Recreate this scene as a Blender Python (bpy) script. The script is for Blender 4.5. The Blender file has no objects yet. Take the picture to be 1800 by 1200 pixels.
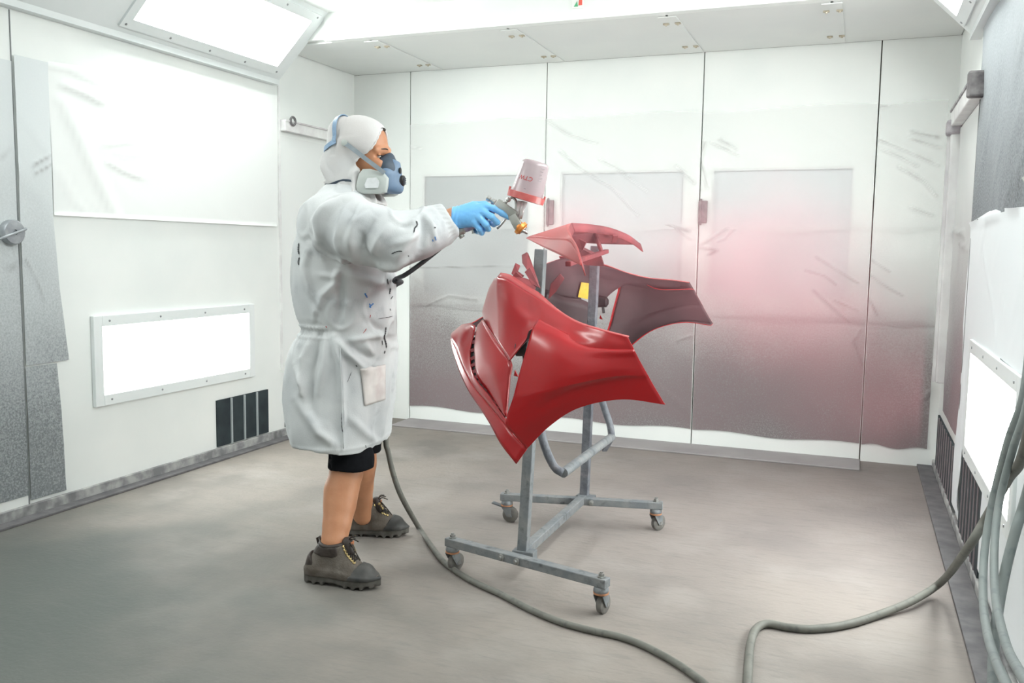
import bpy, bmesh, math, random
import numpy as np
from mathutils import Vector, Matrix, noise
from mathutils.bvhtree import BVHTree

random.seed(7)
S = bpy.context.scene
COL = S.collection

# ------------------------------------------------------------------ camera
FPX = 1559.33                                    # focal length in pixels of the 1800 x 1200 frame
YAW, PITCH, ROLL = -0.371057, -0.100970, 0.014642
CAM = Vector((0.0, 0.0, 1.25))
_f = Vector((math.sin(YAW)*math.cos(PITCH), math.cos(YAW)*math.cos(PITCH), math.sin(PITCH)))
_r = Vector((math.cos(YAW), -math.sin(YAW), 0.0))
_u = _r.cross(_f)
_c, _s = math.cos(ROLL), math.sin(ROLL)
CR, CU, CF = _c*_r + _s*_u, -_s*_r + _c*_u, _f
cd = bpy.data.cameras.new('camera')
cd.sensor_width = 36.0
cd.lens = FPX/1800.0*36.0
cd.clip_start = 0.05
cam = bpy.data.objects.new('camera', cd)
COL.objects.link(cam)
cam.matrix_world = Matrix(((CR.x, CU.x, -CF.x, CAM.x), (CR.y, CU.y, -CF.y, CAM.y), (CR.z, CU.z, -CF.z, CAM.z), (0, 0, 0, 1)))
S.camera = cam

# ------------------------------------------------------------------ world, exposure
W = bpy.data.worlds.new('world'); S.world = W; W.use_nodes = True
W.node_tree.nodes['Background'].inputs['Color'].default_value = (0.8, 0.86, 0.9, 1)
W.node_tree.nodes['Background'].inputs['Strength'].default_value = 0.3
S.view_settings.view_transform = 'Standard'
S.view_settings.look = 'None'
S.view_settings.gamma = 1.0
S.view_settings.use_curve_mapping = False
S.view_settings.exposure = 0.0
LAMP = 21.5            # radiance of the booth's light panels
CEIL = 1.2             # radiance of the back-lit ceiling filter
S.cycles.max_bounces = 10
S.cycles.diffuse_bounces = 6
S.cycles.volume_bounces = 2
S.cycles.transparent_max_bounces = 12
S.cycles.volume_step_rate = 1.0

# ------------------------------------------------------------------ pixels to places
def ray(u, v):
    return CR*((u-900.0)/FPX) - CU*((v-600.0)/FPX) + CF
def on_plane(u, v, p0, n):
    d = ray(u, v); n = Vector(n)
    return CAM + d*((Vector(p0)-CAM).dot(n)/d.dot(n))
def onz(u, v, z=0.0): return on_plane(u, v, (0, 0, z), (0, 0, 1))
def onx(u, v, x): return on_plane(u, v, (x, 0, 0), (1, 0, 0))
def ony(u, v, y): return on_plane(u, v, (0, y, 0), (0, 1, 0))
def project(p):
    q = Vector(p)-CAM; w = q.dot(CF)
    return 900+FPX*q.dot(CR)/w, 600-FPX*q.dot(CU)/w

# ------------------------------------------------------------------ materials
def nd(t, kind, **kw):
    n = t.nodes.new(kind)
    for k, v in kw.items():
        if hasattr(n, k): setattr(n, k, v)
        else: n.inputs[k].default_value = v
    return n
def mat(name, c1, c2=None, scale=6.0, rough=0.6, metal=0.0, bump=0.0, bscale=None, lo=0.35, hi=0.7, detail=6.0, stretch=None, spec=0.5, coat=0.0, c3=None, s3=40.0, lo3=.55, hi3=.75, trans=0.0, alpha=1.0):
    m = bpy.data.materials.new(name); m.use_nodes = True
    t = m.node_tree; b = t.nodes['Principled BSDF']; L = t.links.new
    b.inputs['Roughness'].default_value = rough
    b.inputs['Metallic'].default_value = metal
    b.inputs['Specular IOR Level'].default_value = spec
    b.inputs['Coat Weight'].default_value = coat
    b.inputs['Coat Roughness'].default_value = 0.08
    b.inputs['Transmission Weight'].default_value = trans
    b.inputs['Alpha'].default_value = alpha
    b.inputs['Base Color'].default_value = (*c1, 1)
    if c2 is not None or bump:
        co = nd(t, 'ShaderNodeNewGeometry').outputs['Position']
        if stretch:
            mp = nd(t, 'ShaderNodeMapping'); mp.inputs['Scale'].default_value = stretch
            L(co, mp.inputs['Vector']); co = mp.outputs[0]
    if c2 is not None:
        n = nd(t, 'ShaderNodeTexNoise'); n.inputs['Scale'].default_value = scale; n.inputs['Detail'].default_value = detail
        L(co, n.inputs['Vector'])
        r = nd(t, 'ShaderNodeMapRange'); r.inputs['From Min'].default_value = lo; r.inputs['From Max'].default_value = hi
        L(n.outputs[0], r.inputs['Value'])
        x = nd(t, 'ShaderNodeMix', data_type='RGBA'); x.inputs[6].default_value = (*c1, 1); x.inputs[7].default_value = (*c2, 1)
        L(r.outputs[0], x.inputs[0]); out = x.outputs[2]
        if c3 is not None:
            n3 = nd(t, 'ShaderNodeTexNoise'); n3.inputs['Scale'].default_value = s3; n3.inputs['Detail'].default_value = 4
            L(co, n3.inputs['Vector'])
            r3 = nd(t, 'ShaderNodeMapRange'); r3.inputs['From Min'].default_value = lo3; r3.inputs['From Max'].default_value = hi3
            L(n3.outputs[0], r3.inputs['Value'])
            x3 = nd(t, 'ShaderNodeMix', data_type='RGBA'); x3.inputs[7].default_value = (*c3, 1)
            L(out, x3.inputs[6]); L(r3.outputs[0], x3.inputs[0]); out = x3.outputs[2]
        L(out, b.inputs['Base Color'])
    if bump:
        n2 = nd(t, 'ShaderNodeTexNoise'); n2.inputs['Scale'].default_value = bscale or scale*4; n2.inputs['Detail'].default_value = 5
        L(co, n2.inputs['Vector'])
        bp = nd(t, 'ShaderNodeBump'); bp.inputs['Strength'].default_value = bump; bp.inputs['Distance'].default_value = 0.01
        L(n2.outputs[0], bp.inputs['Height']); L(bp.outputs[0], b.inputs['Normal'])
    return m
def emit(name, col, st):
    m = bpy.data.materials.new(name); m.use_nodes = True; t = m.node_tree
    t.nodes.remove(t.nodes['Principled BSDF'])
    e = nd(t, 'ShaderNodeEmission'); e.inputs[0].default_value = (*col, 1); e.inputs[1].default_value = st
    t.links.new(e.outputs[0], t.nodes['Material Output'].inputs[0])
    return m
def film_mat(name, clean, dirty, z0, z1, amax=1.0, amin=0.0, opac0=0.5, opac1=0.97, tint=None, axis=2):
    """masking film: see-through where clean, covered with speckled overspray dust between heights z0 (thick) and z1 (none)"""
    m = bpy.data.materials.new(name); m.use_nodes = True
    t = m.node_tree; b = t.nodes['Principled BSDF']; L = t.links.new
    b.inputs['Roughness'].default_value = 0.55
    b.inputs['Specular IOR Level'].default_value = 0.25
    pos = nd(t, 'ShaderNodeNewGeometry').outputs['Position']
    sp = nd(t, 'ShaderNodeSeparateXYZ'); L(pos, sp.inputs[0])
    big = nd(t, 'ShaderNodeTexNoise'); big.inputs['Scale'].default_value = 1.6; big.inputs['Detail'].default_value = 3; L(pos, big.inputs['Vector'])
    a = nd(t, 'ShaderNodeMath', operation='MULTIPLY_ADD'); a.inputs[1].default_value = 0.8; L(big.outputs[0], a.inputs[0]); L(sp.outputs[axis], a.inputs[2])
    r = nd(t, 'ShaderNodeMapRange', interpolation_type='SMOOTHSTEP'); r.inputs['From Min'].default_value = z1+0.4; r.inputs['From Max'].default_value = z0+0.4
    r.inputs['To Min'].default_value = amin; r.inputs['To Max'].default_value = amax
    L(a.outputs[0], r.inputs['Value'])
    sk = nd(t, 'ShaderNodeTexNoise'); sk.inputs['Scale'].default_value = 115; sk.inputs['Detail'].default_value = 4; sk.inputs['Roughness'].default_value = .75; L(pos, sk.inputs['Vector'])
    sr = nd(t, 'ShaderNodeMapRange'); sr.inputs['From Min'].default_value = .3; sr.inputs['From Max'].default_value = .7; sr.inputs['To Min'].default_value = .58; sr.inputs['To Max'].default_value = 1.30; L(sk.outputs[0], sr.inputs['Value'])
    mu = nd(t, 'ShaderNodeMath', operation='MULTIPLY', use_clamp=True); L(r.outputs[0], mu.inputs[0]); L(sr.outputs[0], mu.inputs[1])
    x = nd(t, 'ShaderNodeMix', data_type='RGBA'); x.inputs[6].default_value = (*clean, 1); x.inputs[7].default_value = (*dirty, 1)
    L(mu.outputs[0], x.inputs[0]); out = x.outputs[2]
    if tint:
        tn = nd(t, 'ShaderNodeTexNoise'); tn.inputs['Scale'].default_value = 1.1; L(pos, tn.inputs['Vector'])
        tr = nd(t, 'ShaderNodeMapRange'); tr.inputs['From Min'].default_value = .42; tr.inputs['From Max'].default_value = .62; tr.inputs['To Max'].default_value = .8; L(tn.outputs[0], tr.inputs['Value'])
        tm = nd(t, 'ShaderNodeMath', operation='MULTIPLY'); L(tr.outputs[0], tm.inputs[0]); L(mu.outputs[0], tm.inputs[1])
        y = nd(t, 'ShaderNodeMix', data_type='RGBA'); y.inputs[7].default_value = (*tint, 1); L(out, y.inputs[6]); L(tm.outputs[0], y.inputs[0]); out = y.outputs[2]
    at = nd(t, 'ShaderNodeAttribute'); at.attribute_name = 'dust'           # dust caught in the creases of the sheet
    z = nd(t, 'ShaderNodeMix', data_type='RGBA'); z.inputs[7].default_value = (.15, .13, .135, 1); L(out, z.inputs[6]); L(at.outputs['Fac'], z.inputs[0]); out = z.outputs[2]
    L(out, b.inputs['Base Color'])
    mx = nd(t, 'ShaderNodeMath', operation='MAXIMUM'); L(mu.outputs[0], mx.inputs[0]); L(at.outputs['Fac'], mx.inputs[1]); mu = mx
    o = nd(t, 'ShaderNodeMapRange'); o.inputs['To Min'].default_value = opac0; o.inputs['To Max'].default_value = opac1; L(mu.outputs[0], o.inputs['Value'])
    L(o.outputs[0], b.inputs['Alpha'])
    return m

# ------------------------------------------------------------------ mesh helpers
def tag(o, label=None, cat=None, group=None, kind=None):
    if label: o['label'] = label
    if cat: o['category'] = cat
    if group: o['group'] = group
    if kind: o['kind'] = kind
    return o
def empty(name, loc=(0, 0, 0), label=None, cat=None, group=None, kind=None, parent=None):
    o = bpy.data.objects.new(name, None); COL.objects.link(o)
    o.location = loc; o.empty_display_size = 0.05
    if parent: adopt(o, parent)
    return tag(o, label, cat, group, kind)
def adopt(o, parent):
    o.parent = parent
    bpy.context.view_layer.update()
    o.matrix_parent_inverse = parent.matrix_world.inverted()
def mesh(name, verts, faces, m=None, parent=None, smooth=False, sharp=None):
    me = bpy.data.meshes.new(name)
    me.from_pydata([tuple(map(float, v)) for v in verts], [], faces)
    me.validate(); me.update()
    return link(name, me, m, parent, smooth, sharp)
def link(name, me, m=None, parent=None, smooth=False, sharp=None):
    o = bpy.data.objects.new(name, me); COL.objects.link(o)
    if m is not None:
        for k in (m if isinstance(m, (list, tuple)) else [m]): me.materials.append(k)
    if smooth or sharp:
        me.polygons.foreach_set('use_smooth', [True]*len(me.polygons))
        if sharp: me.set_sharp_from_angle(angle=math.radians(sharp))
    if parent:
        o.parent = parent
        o.matrix_parent_inverse = WI(parent)
    return o
def WI(p):
    bpy.context.view_layer.update()
    return p.matrix_world.inverted()
class MB:
    """collects shapes of ONE part"""
    def __init__(s): s.v = []; s.f = []
    def add(s, v, f):
        n = len(s.v); s.v += [tuple(q) for q in v]; s.f += [tuple(i+n for i in q) for q in f]; return s
    def box(s, lo, hi, bev=0.0):
        (a, b, c), (d, e, f) = lo, hi
        if bev <= 0:
            return s.add([(a, b, c), (d, b, c), (d, e, c), (a, e, c), (a, b, f), (d, b, f), (d, e, f), (a, e, f)],
                         [(3, 2, 1, 0), (4, 5, 6, 7), (0, 1, 5, 4), (1, 2, 6, 5), (2, 3, 7, 6), (3, 0, 4, 7)])
        bm = bmesh.new(); bmesh.ops.create_cube(bm, size=1.0)
        for q in bm.verts: q.co = Vector(((a+d)/2+q.co.x*(d-a), (b+e)/2+q.co.y*(e-b), (c+f)/2+q.co.z*(f-c)))
        bmesh.ops.bevel(bm, geom=bm.edges[:], offset=bev, segments=2, affect='EDGES', profile=0.5)
        bm.verts.index_update()
        s.add([q.co[:] for q in bm.verts], [[w.index for w in p.verts] for p in bm.faces]); bm.free(); return s
    def bar(s, p, q, w, h, up=(0, 0, 1), bev=0.0):
        """square bar from p to q"""
        p, q = Vector(p), Vector(q); d = (q-p); ln = d.length; d.normalize()
        x = d.cross(Vector(up)); x = x.normalized() if x.length > 1e-6 else Vector((1, 0, 0)); y = x.cross(d)
        t = MB().box((-w/2, 0, -h/2), (w/2, ln, h/2), bev)
        return s.add([p + x*a + d*b + y*c for a, b, c in t.v], t.f)
    def tube(s, pts, r, n=10, closed=False, caps=True):
        pts = [Vector(p) for p in pts]; k = len(pts)
        rr = list(r) if isinstance(r, (list, tuple, np.ndarray)) else [r]*k
        t0 = (pts[1]-pts[0]).normalized()
        x = t0.orthogonal().normalized(); vs = []; fs = []
        for i, p in enumerate(pts):
            t = (pts[min(i+1, k-1)]-pts[max(i-1, 0)])
            t = t.normalized() if t.length > 1e-9 else t0
            x = (x - t*x.dot(t)); x = x.normalized() if x.length > 1e-6 else t.orthogonal().normalized()
            y = t.cross(x)
            for j in range(n):
                a = 2*math.pi*j/n
                vs.append(p + (x*math.cos(a)+y*math.sin(a))*rr[i])
        for i in range(k-1):
            for j in range(n):
                fs.append((i*n+j, i*n+(j+1) % n, (i+1)*n+(j+1) % n, (i+1)*n+j))
        if caps: fs.append(tuple(range(n-1, -1, -1))); fs.append(tuple((k-1)*n+j for j in range(n)))
        return s.add(vs, fs)
    def lathe(s, o, axis, prof, n=24, x=None, caps=True):
        """prof: (distance along the axis, radius)"""
        o = Vector(o); axis = Vector(axis).normalized(); x = (Vector(x) if x else axis.orthogonal()); x = (x-axis*x.dot(axis)).normalized(); y = axis.cross(x)
        vs = []; fs = []
        for h, r in prof:
            for j in range(n):
                a = 2*math.pi*j/n; vs.append(o + axis*h + (x*math.cos(a)+y*math.sin(a))*r)
        for i in range(len(prof)-1):
            for j in range(n): fs.append((i*n+j, i*n+(j+1) % n, (i+1)*n+(j+1) % n, (i+1)*n+j))
        if caps:
            fs.append(tuple(range(n-1, -1, -1))); fs.append(tuple((len(prof)-1)*n+j for j in range(n)))
        return s.add(vs, fs)
    def prism(s, pts, d):
        """polygon pts swept by vector d"""
        pts = [Vector(p) for p in pts]; d = Vector(d); n = len(pts)
        return s.add(pts+[p+d for p in pts], [tuple(range(n-1, -1, -1)), tuple(range(n, 2*n))]+[(i, (i+1) % n, n+(i+1) % n, n+i) for i in range(n)])
    def build(s, name, m=None, parent=None, smooth=False, sharp=None):
        o = mesh(name, s.v, s.f, m, parent, False)
        bm = bmesh.new(); bm.from_mesh(o.data); bmesh.ops.recalc_face_normals(bm, faces=bm.faces[:]); bm.to_mesh(o.data); bm.free()
        if smooth or sharp:
            o.data.polygons.foreach_set('use_smooth', [True]*len(o.data.polygons))
            if sharp: o.data.set_sharp_from_angle(angle=math.radians(sharp))
        return o
def spline(pts, n, closed=False):
    """Catmull-Rom through pts, n samples evenly over the chord length"""
    P = np.array([tuple(p) for p in pts], float); k = len(P)
    if k == 2: return [Vector(P[0]*(1-t)+P[1]*t) for t in np.linspace(0, 1, n)]
    ext = np.vstack([2*P[0]-P[1], P, 2*P[-1]-P[-2]])
    ch = np.r_[0, np.cumsum(np.maximum(np.linalg.norm(np.diff(P, axis=0), axis=1), 1e-9))]
    out = []
    for s in np.linspace(0, ch[-1], n):
        i = min(max(np.searchsorted(ch, s, side='right')-1, 0), k-2)
        t = (s-ch[i])/(ch[i+1]-ch[i])
        a, b, c, d = ext[i:i+4]
        out.append(Vector(0.5*((2*b)+(c-a)*t+(2*a-5*b+4*c-d)*t*t+(3*b-a-3*c+d)*t**3)))
    return out
def grid_faces(nr, nc, off=0):
    return [(off+i*nc+j, off+i*nc+j+1, off+(i+1)*nc+j+1, off+(i+1)*nc+j) for i in range(nr-1) for j in range(nc-1)]
def patch(rows, nr, nc):
    """smooth surface through control rows"""
    R = [spline(r, nc) for r in rows]
    cols = [spline([R[i][j] for i in range(len(R))], nr) for j in range(nc)]
    v = [cols[j][i] for i in range(nr) for j in range(nc)]
    return v, grid_faces(nr, nc)

# ------------------------------------------------------------------ the booth
XL, XR, YB, YF = -3.52, 0.48, 5.78, -2.4
ZC, ZS, YS = 2.68, 2.515, 4.79        # ceiling, soffit height, soffit front
white_enamel = mat('white_enamel', (0.80, 0.82, 0.80), (0.74, 0.77, 0.755), 2.0, 0.42, bump=0.02, bscale=30)
soffit_enamel = mat('soffit_enamel', (0.74, 0.76, 0.74), (0.70, 0.72, 0.71), 2.0, 0.5)
frame_metal = mat('light_frame_metal', (0.74, 0.77, 0.77), (0.68, 0.72, 0.72), 3.0, 0.45)
gap_dark = mat('joint_rubber', (0.17, 0.16, 0.14), rough=0.9)  # dark brown-grey filling of the joints between the door panels
rail_white = mat('rail_white', (0.78, 0.79, 0.78), (0.62, 0.60, 0.61), 9.0, 0.5)
dust_grey = mat('settled_dust_grey', (0.11, 0.107, 0.112), (0.17, 0.163, 0.168), 14.0, 0.9, bump=.2)
vent_dark = mat('vent_dark', (0.012, 0.02, 0.026), (0.03, 0.045, 0.05), 9, 0.7)
vent_bar = mat('vent_bar', (0.42, 0.46, 0.47), rough=0.5)
vent_bar_dusty = mat('vent_bar_dusty', (0.20, 0.17, 0.18), (0.27, 0.23, 0.24), 20, 0.8)
base_mat = mat('dirty_skirting', (0.42, 0.42, 0.41), (0.20, 0.20, 0.205), 12.0, 0.8, lo=.4, hi=.62, c3=(0.09, 0.09, 0.095), s3=5)
screw_mat = mat('screw_metal', (0.30, 0.31, 0.32), rough=0.4, metal=0.8)
clip_mat = mat('clip_brass', (0.55, 0.50, 0.40), (0.35, 0.30, 0.22), 60, 0.45, metal=0.5)
pane_grey = mat('window_pane_grey', (0.36, 0.385, 0.40), (0.45, 0.47, 0.485), 1.4, 0.22)
pane_pale = mat('window_pane_masked', (0.64, 0.65, 0.67), (0.59, 0.60, 0.62), 2.0, 0.5)
lamp_mat = emit('light_diffuser', (0.95, 1.0, 0.97), LAMP)
filter_mat = emit('ceiling_filter_glow', (0.96, 1.0, 0.98), CEIL)

# floor
floor_mat = mat('dusty_concrete', (0.240, 0.213, 0.188), (0.160, 0.146, 0.132), 1.7, 0.82, bump=0.25, bscale=55, lo=.38, hi=.68, c3=(0.27, 0.247, 0.225), s3=2.6, lo3=.50, hi3=.75)
def floor_material():
    m = floor_mat; t = m.node_tree; L = t.links.new; b = t.nodes['Principled BSDF']
    old = b.inputs['Base Color'].links[0].from_socket
    pos = nd(t, 'ShaderNodeNewGeometry').outputs['Position']
    # pink overspray dust lying under the mist, and olive concrete darkened to paint in the light falloff at near left
    d = nd(t, 'ShaderNodeVectorMath', operation='DISTANCE'); d.inputs[1].default_value = (-0.2, 4.7, 0); L(pos, d.inputs[0])
    r = nd(t, 'ShaderNodeMapRange', interpolation_type='SMOOTHSTEP'); r.inputs['From Min'].default_value = 2.9; r.inputs['From Max'].default_value = 0.3; r.inputs['To Max'].default_value = .42; L(d.outputs['Value'], r.inputs['Value'])
    x = nd(t, 'ShaderNodeMix', data_type='RGBA'); x.inputs[7].default_value = (.28, .235, .238, 1); L(old, x.inputs[6]); L(r.outputs[0], x.inputs[0])
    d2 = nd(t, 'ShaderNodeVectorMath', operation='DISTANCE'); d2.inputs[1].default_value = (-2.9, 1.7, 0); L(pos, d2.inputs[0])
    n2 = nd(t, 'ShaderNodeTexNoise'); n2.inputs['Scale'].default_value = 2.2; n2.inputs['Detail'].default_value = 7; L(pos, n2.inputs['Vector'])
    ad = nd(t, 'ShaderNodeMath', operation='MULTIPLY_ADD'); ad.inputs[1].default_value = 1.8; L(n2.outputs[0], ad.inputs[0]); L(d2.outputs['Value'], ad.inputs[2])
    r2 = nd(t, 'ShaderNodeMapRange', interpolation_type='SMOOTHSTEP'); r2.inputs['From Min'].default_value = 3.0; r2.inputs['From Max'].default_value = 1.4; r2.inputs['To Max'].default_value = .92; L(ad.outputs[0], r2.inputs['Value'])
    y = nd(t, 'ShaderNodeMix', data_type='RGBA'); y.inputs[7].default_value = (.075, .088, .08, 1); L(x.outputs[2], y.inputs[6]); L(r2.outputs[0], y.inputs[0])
    # fine scuffs
    mp = nd(t, 'ShaderNodeMapping'); mp.inputs['Scale'].default_value = (4, 22, 1); mp.inputs['Rotation'].default_value = (0, 0, .7); L(pos, mp.inputs[0])
    n3 = nd(t, 'ShaderNodeTexNoise'); n3.inputs['Scale'].default_value = 2.0; n3.inputs['Detail'].default_value = 8; n3.inputs['Roughness'].default_value = .7; L(mp.outputs[0], n3.inputs['Vector'])
    r3 = nd(t, 'ShaderNodeMapRange'); r3.inputs['From Min'].default_value = .5; r3.inputs['From Max'].default_value = .75; r3.inputs['To Max'].default_value = .45; L(n3.outputs[0], r3.inputs['Value'])
    z = nd(t, 'ShaderNodeMix', data_type='RGBA'); z.inputs[7].default_value = (.125, .12, .116, 1); L(y.outputs[2], z.inputs[6]); L(r3.outputs[0], z.inputs[0])
    L(z.outputs[2], b.inputs['Base Color'])
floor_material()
def struct(mb, name, m, parent=None, **k):
    o = mb.build(name, m, parent, **k)
    if not parent: o['kind'] = 'structure'
    return o
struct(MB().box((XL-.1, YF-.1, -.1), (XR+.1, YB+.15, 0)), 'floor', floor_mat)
cl = struct(MB().box((XL-.1, YF-.1, ZC), (XR+.1, YS+.02, ZC+.1)), 'ceiling', white_enamel)
for k in range(3):                                     # back-lit filter fields in the ceiling, behind the top of the picture
    y0 = -2.2+k*2.25
    struct(MB().box((-2.75, y0, ZC-.012), (-.30, y0+2.1, ZC-.002)), 'ceiling_filter', filter_mat, cl)
    fr = MB()
    for a, b in (((-2.80, y0-.05), (-2.75, y0+2.15)), ((-.30, y0-.05), (-.25, y0+2.15)), ((-2.75, y0-.05), (-.30, y0)), ((-2.75, y0+2.1), (-.30, y0+2.15))):
        fr.box((a[0], a[1], ZC-.02), (b[0], b[1], ZC))
    struct(fr, 'filter_frame', frame_metal, cl)
# walls
wl = struct(MB().box((XL-.1, YF-.1, 0), (XL, YB+.15, ZC)), 'wall_left', white_enamel)
wr = struct(MB().box((XR, YF-.1, 0), (XR+.1, YB+.15, ZC)), 'wall_right', white_enamel)
struct(MB().box((XL, YF-.1, 0), (XR, YF, ZC)), 'wall_front', white_enamel)
wb = struct(MB().box((XL, YB+.05, 0), (XR, YB+.15, ZC)), 'wall_back', gap_dark)
SEAM = [XL, -3.056, -2.023, -.975, .058, XR]
WIN = {1: (-2.956, -2.135, .925, 1.789), 2: (-1.916, -1.072, .96, 1.79), 3: (-.902, -.058, .985, 1.789)}
for i in range(5):
    a, b = SEAM[i]+(.0035 if i else 0), SEAM[i+1]-(.0035 if i < 4 else 0)
    if i in WIN:
        x0, x1, z0, z1 = WIN[i]
        p = MB()
        for lo, hi in (((a, 0), (x0, ZS)), ((x1, 0), (b, ZS)), ((x0, 0), (x1, z0)), ((x0, z1), (x1, ZS))):
            p.box((lo[0], YB, lo[1]), (hi[0], YB+.05, hi[1]))
        p.build('door_panel', white_enamel, wb)
        w = struct(MB().box((x0, YB+.022, z0), (x1, YB+.03, z1)), 'window_%d' % i, pane_grey if i == 1 else pane_pale)
        fr = MB(); g = .012
        for lo, hi in (((x0, z0), (x0+g, z1)), ((x1-g, z0), (x1, z1)), ((x0+g, z0), (x1-g, z0+g)), ((x0+g, z1-g), (x1-g, z1))):
            fr.box((lo[0], YB+.004, lo[1]), (hi[0], YB+.022, hi[1]))
        fr.build('window_gasket', rail_white, w)
    else:
        MB().box((a, YB, 0), (b, YB+.05, ZS)).build('wall_panel', white_enamel, wb)
# soffit with lift-out panels, brackets and clips
so = struct(MB().box((XL, YS, ZS+.012), (XR, YB+.05, ZC+.05)), 'ceiling_soffit', soffit_enamel)
edges = [onz(662, 66, ZS).x, onz(888, 45, ZS).x, onz(1160, 22, ZS).x, onz(1462, 0, ZS).x]
XS = [XL, onz(640, 66, ZS).x, onz(885, 46, ZS).x-.0, onz(1167, 22, ZS).x, onz(1462, 2, ZS).x, XR]
for i in range(5):
    a, b = XS[i]+.006, XS[i+1]-.006
    MB().box((a, YS+.05, ZS), (b, YB-.002, ZS+.012), .003).build('soffit_panel', soffit_enamel, so)
MB().box((XL+.42, YS, ZS), (XR-.42, YS+.046, ZS+.012)).build('soffit_edge', white_enamel, so)
for i in range(1, 5):
    x = XS[i]
    MB().box((x-.05, YS+.07, ZS-.006), (x+.05, YB-.03, ZS-.001)).build('cover_strip', soffit_enamel, so)
    for yy in (YS+.2, YB-.22):
        for dx in (-.03, .035):
            c = MB().box((x+dx-.016, yy-.012, ZS-.013), (x+dx+.016, yy+.012, ZS-.006), .002)
            c.lathe((x+dx, yy, ZS-.013), (0, 0, -1), ((0, .007), (.006, .006)), 8)
            c.build('clip', clip_mat, so)
MB().box((XL+.40, YS-.012, ZS), (XR-.40, YS, ZC)).build('fascia', white_enamel, so)
q = ony(1016, 4, YS-.012)
sg = MB().box((q.x-.032, YS-.022, q.z-.035), (q.x+.032, YS-.012, q.z+.06), .002).build('small_sign', mat('sign_white', (.8, .8, .78), rough=.4), so)
MB().prism([(q.x+.006, YS-.0235, q.z-.02), (q.x+.027, YS-.0235, q.z-.02), (q.x+.027, YS-.0235, q.z+.03), (q.x+.014, YS-.0235, q.z+.04)], (0, .002, 0)).build('sign_print', mat('sign_red', (.75, .12, .09), rough=.5), sg)
MB().prism([(q.x-.02, YS-.0235, q.z-.025), (q.x+.004, YS-.0235, q.z-.025), (q.x-.002, YS-.0235, q.z+.004)], (0, .002, 0)).build('sign_print', mat('sign_green', (.1, .4, .2), rough=.5), sg)

# 45-degree coving with light panels along both side walls
def coving(side):
    sx = 1 if side == 'left' else -1
    X0 = XL if side == 'left' else XR
    A = Vector((X0+sx*.05, 0, 2.305)); Bp = Vector((X0+sx*.425, 0, ZC))
    n = Vector((sx*-(Bp.z-A.z), 0, abs(Bp.x-A.x))); n.normalize(); n = -n if n.z > 0 else n     # into the room
    t = (Bp-A).normalized(); ln = (Bp-A).length
    y1 = YS+.012
    def pt(s, y, d=0): return A + t*s + n*d + Vector((0, y, 0))
    body = MB().prism([(X0, YF, ZC), (X0, YF, 2.275), (X0+sx*.05, YF, 2.275), (A.x, YF, A.z), (Bp.x, YF, ZC)], (0, y1-YF, 0))
    cv = struct(body, 'trim_1' if side == 'left' else 'trim_2', frame_metal)
    ys = [(YS-.06-1.62*k-1.50, YS-.06-1.62*k) for k in range(2)]
    if side == 'left':
        o = on_plane(206, 44, A, n); y0 = o.y
        ys[0] = (y0, YS-.05)
        ys[1:] = [(y0-1.72*k-1.4, y0-1.72*k) for k in (.75,)]
    for (a, b) in ys:
        th = .012; w = .055
        s0, s1 = .035, ln-.03
        fr = MB()
        for (c0, d0, c1, d1) in ((s0, a, s0+w, b), (s1-w, a, s1, b), (s0+w, a, s1-w, a+w), (s0+w, b-w, s1-w, b)):
            fr.prism([pt(c0, d0, 0), pt(c1, d0, 0), pt(c1, d1, 0), pt(c0, d1, 0)], n*th)
        lt = empty('light_panel', pt(ln/2, (a+b)/2, 0))
        lt.parent = cv
        fo = fr.build('light_frame', frame_metal, lt)
        MB().prism([pt(s0+w, a+w, .001), pt(s1-w, a+w, .001), pt(s1-w, b-w, .001), pt(s0+w, b-w, .001)], n*.004).build('diffuser', lamp_mat, lt)
        for k in range(5):
            yy = a+.03+(b-a-.06)*k/4
            for s in (s0+.02, s1-.02):
                MB().lathe(pt(s, yy, th), n, ((0, .007), (.003, .006)), 8).build('screw', screw_mat, fo)
    return cv
coving('left'); coving('right')

# low wall lights, vents, skirtings
def wall_light(side, y0, y1, z0, z1):
    sx = 1 if side == 'left' else -1
    X0 = XL if side == 'left' else XR
    lt = tag(empty('wall_light', (X0, (y0+y1)/2, z0)), kind=None)
    w = .055; d = sx*.024
    fr = MB()
    for a, b in (((y0, z0), (y0+w, z1)), ((y1-w, z0), (y1, z1)), ((y0+w, z0), (y1-w, z0+w)), ((y0+w, z1-w), (y1-w, z1))):
        xs = sorted((X0+sx*.0005, X0+d)); fr.box((xs[0], a[0], a[1]), (xs[1], b[0], b[1]), .003)
    fo = fr.build('light_frame', frame_metal, lt)
    xs = sorted((X0+sx*.001, X0+sx*.012)); MB().box((xs[0], y0+w, z0+w), (xs[1], y1-w, z1-w)).build('diffuser', lamp_mat, lt)
    for yy in np.linspace(y0+.1, y1-.1, 4):
        for zz in (z0+.028, z1-.028):
            MB().lathe((X0+d, yy, zz), (sx, 0, 0), ((0, .006), (.003, .005)), 8).build('screw', screw_mat, fo)
    return lt
tag(wall_light('left', 3.306, 4.558, .449, .903), 'bright rectangular wall light beside the dark vent in the white wall', 'light')
tag(wall_light('right', 2.95, 4.25, .40, .905), 'bright rectangular wall light behind the hanging grey hoses', 'light')
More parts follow.
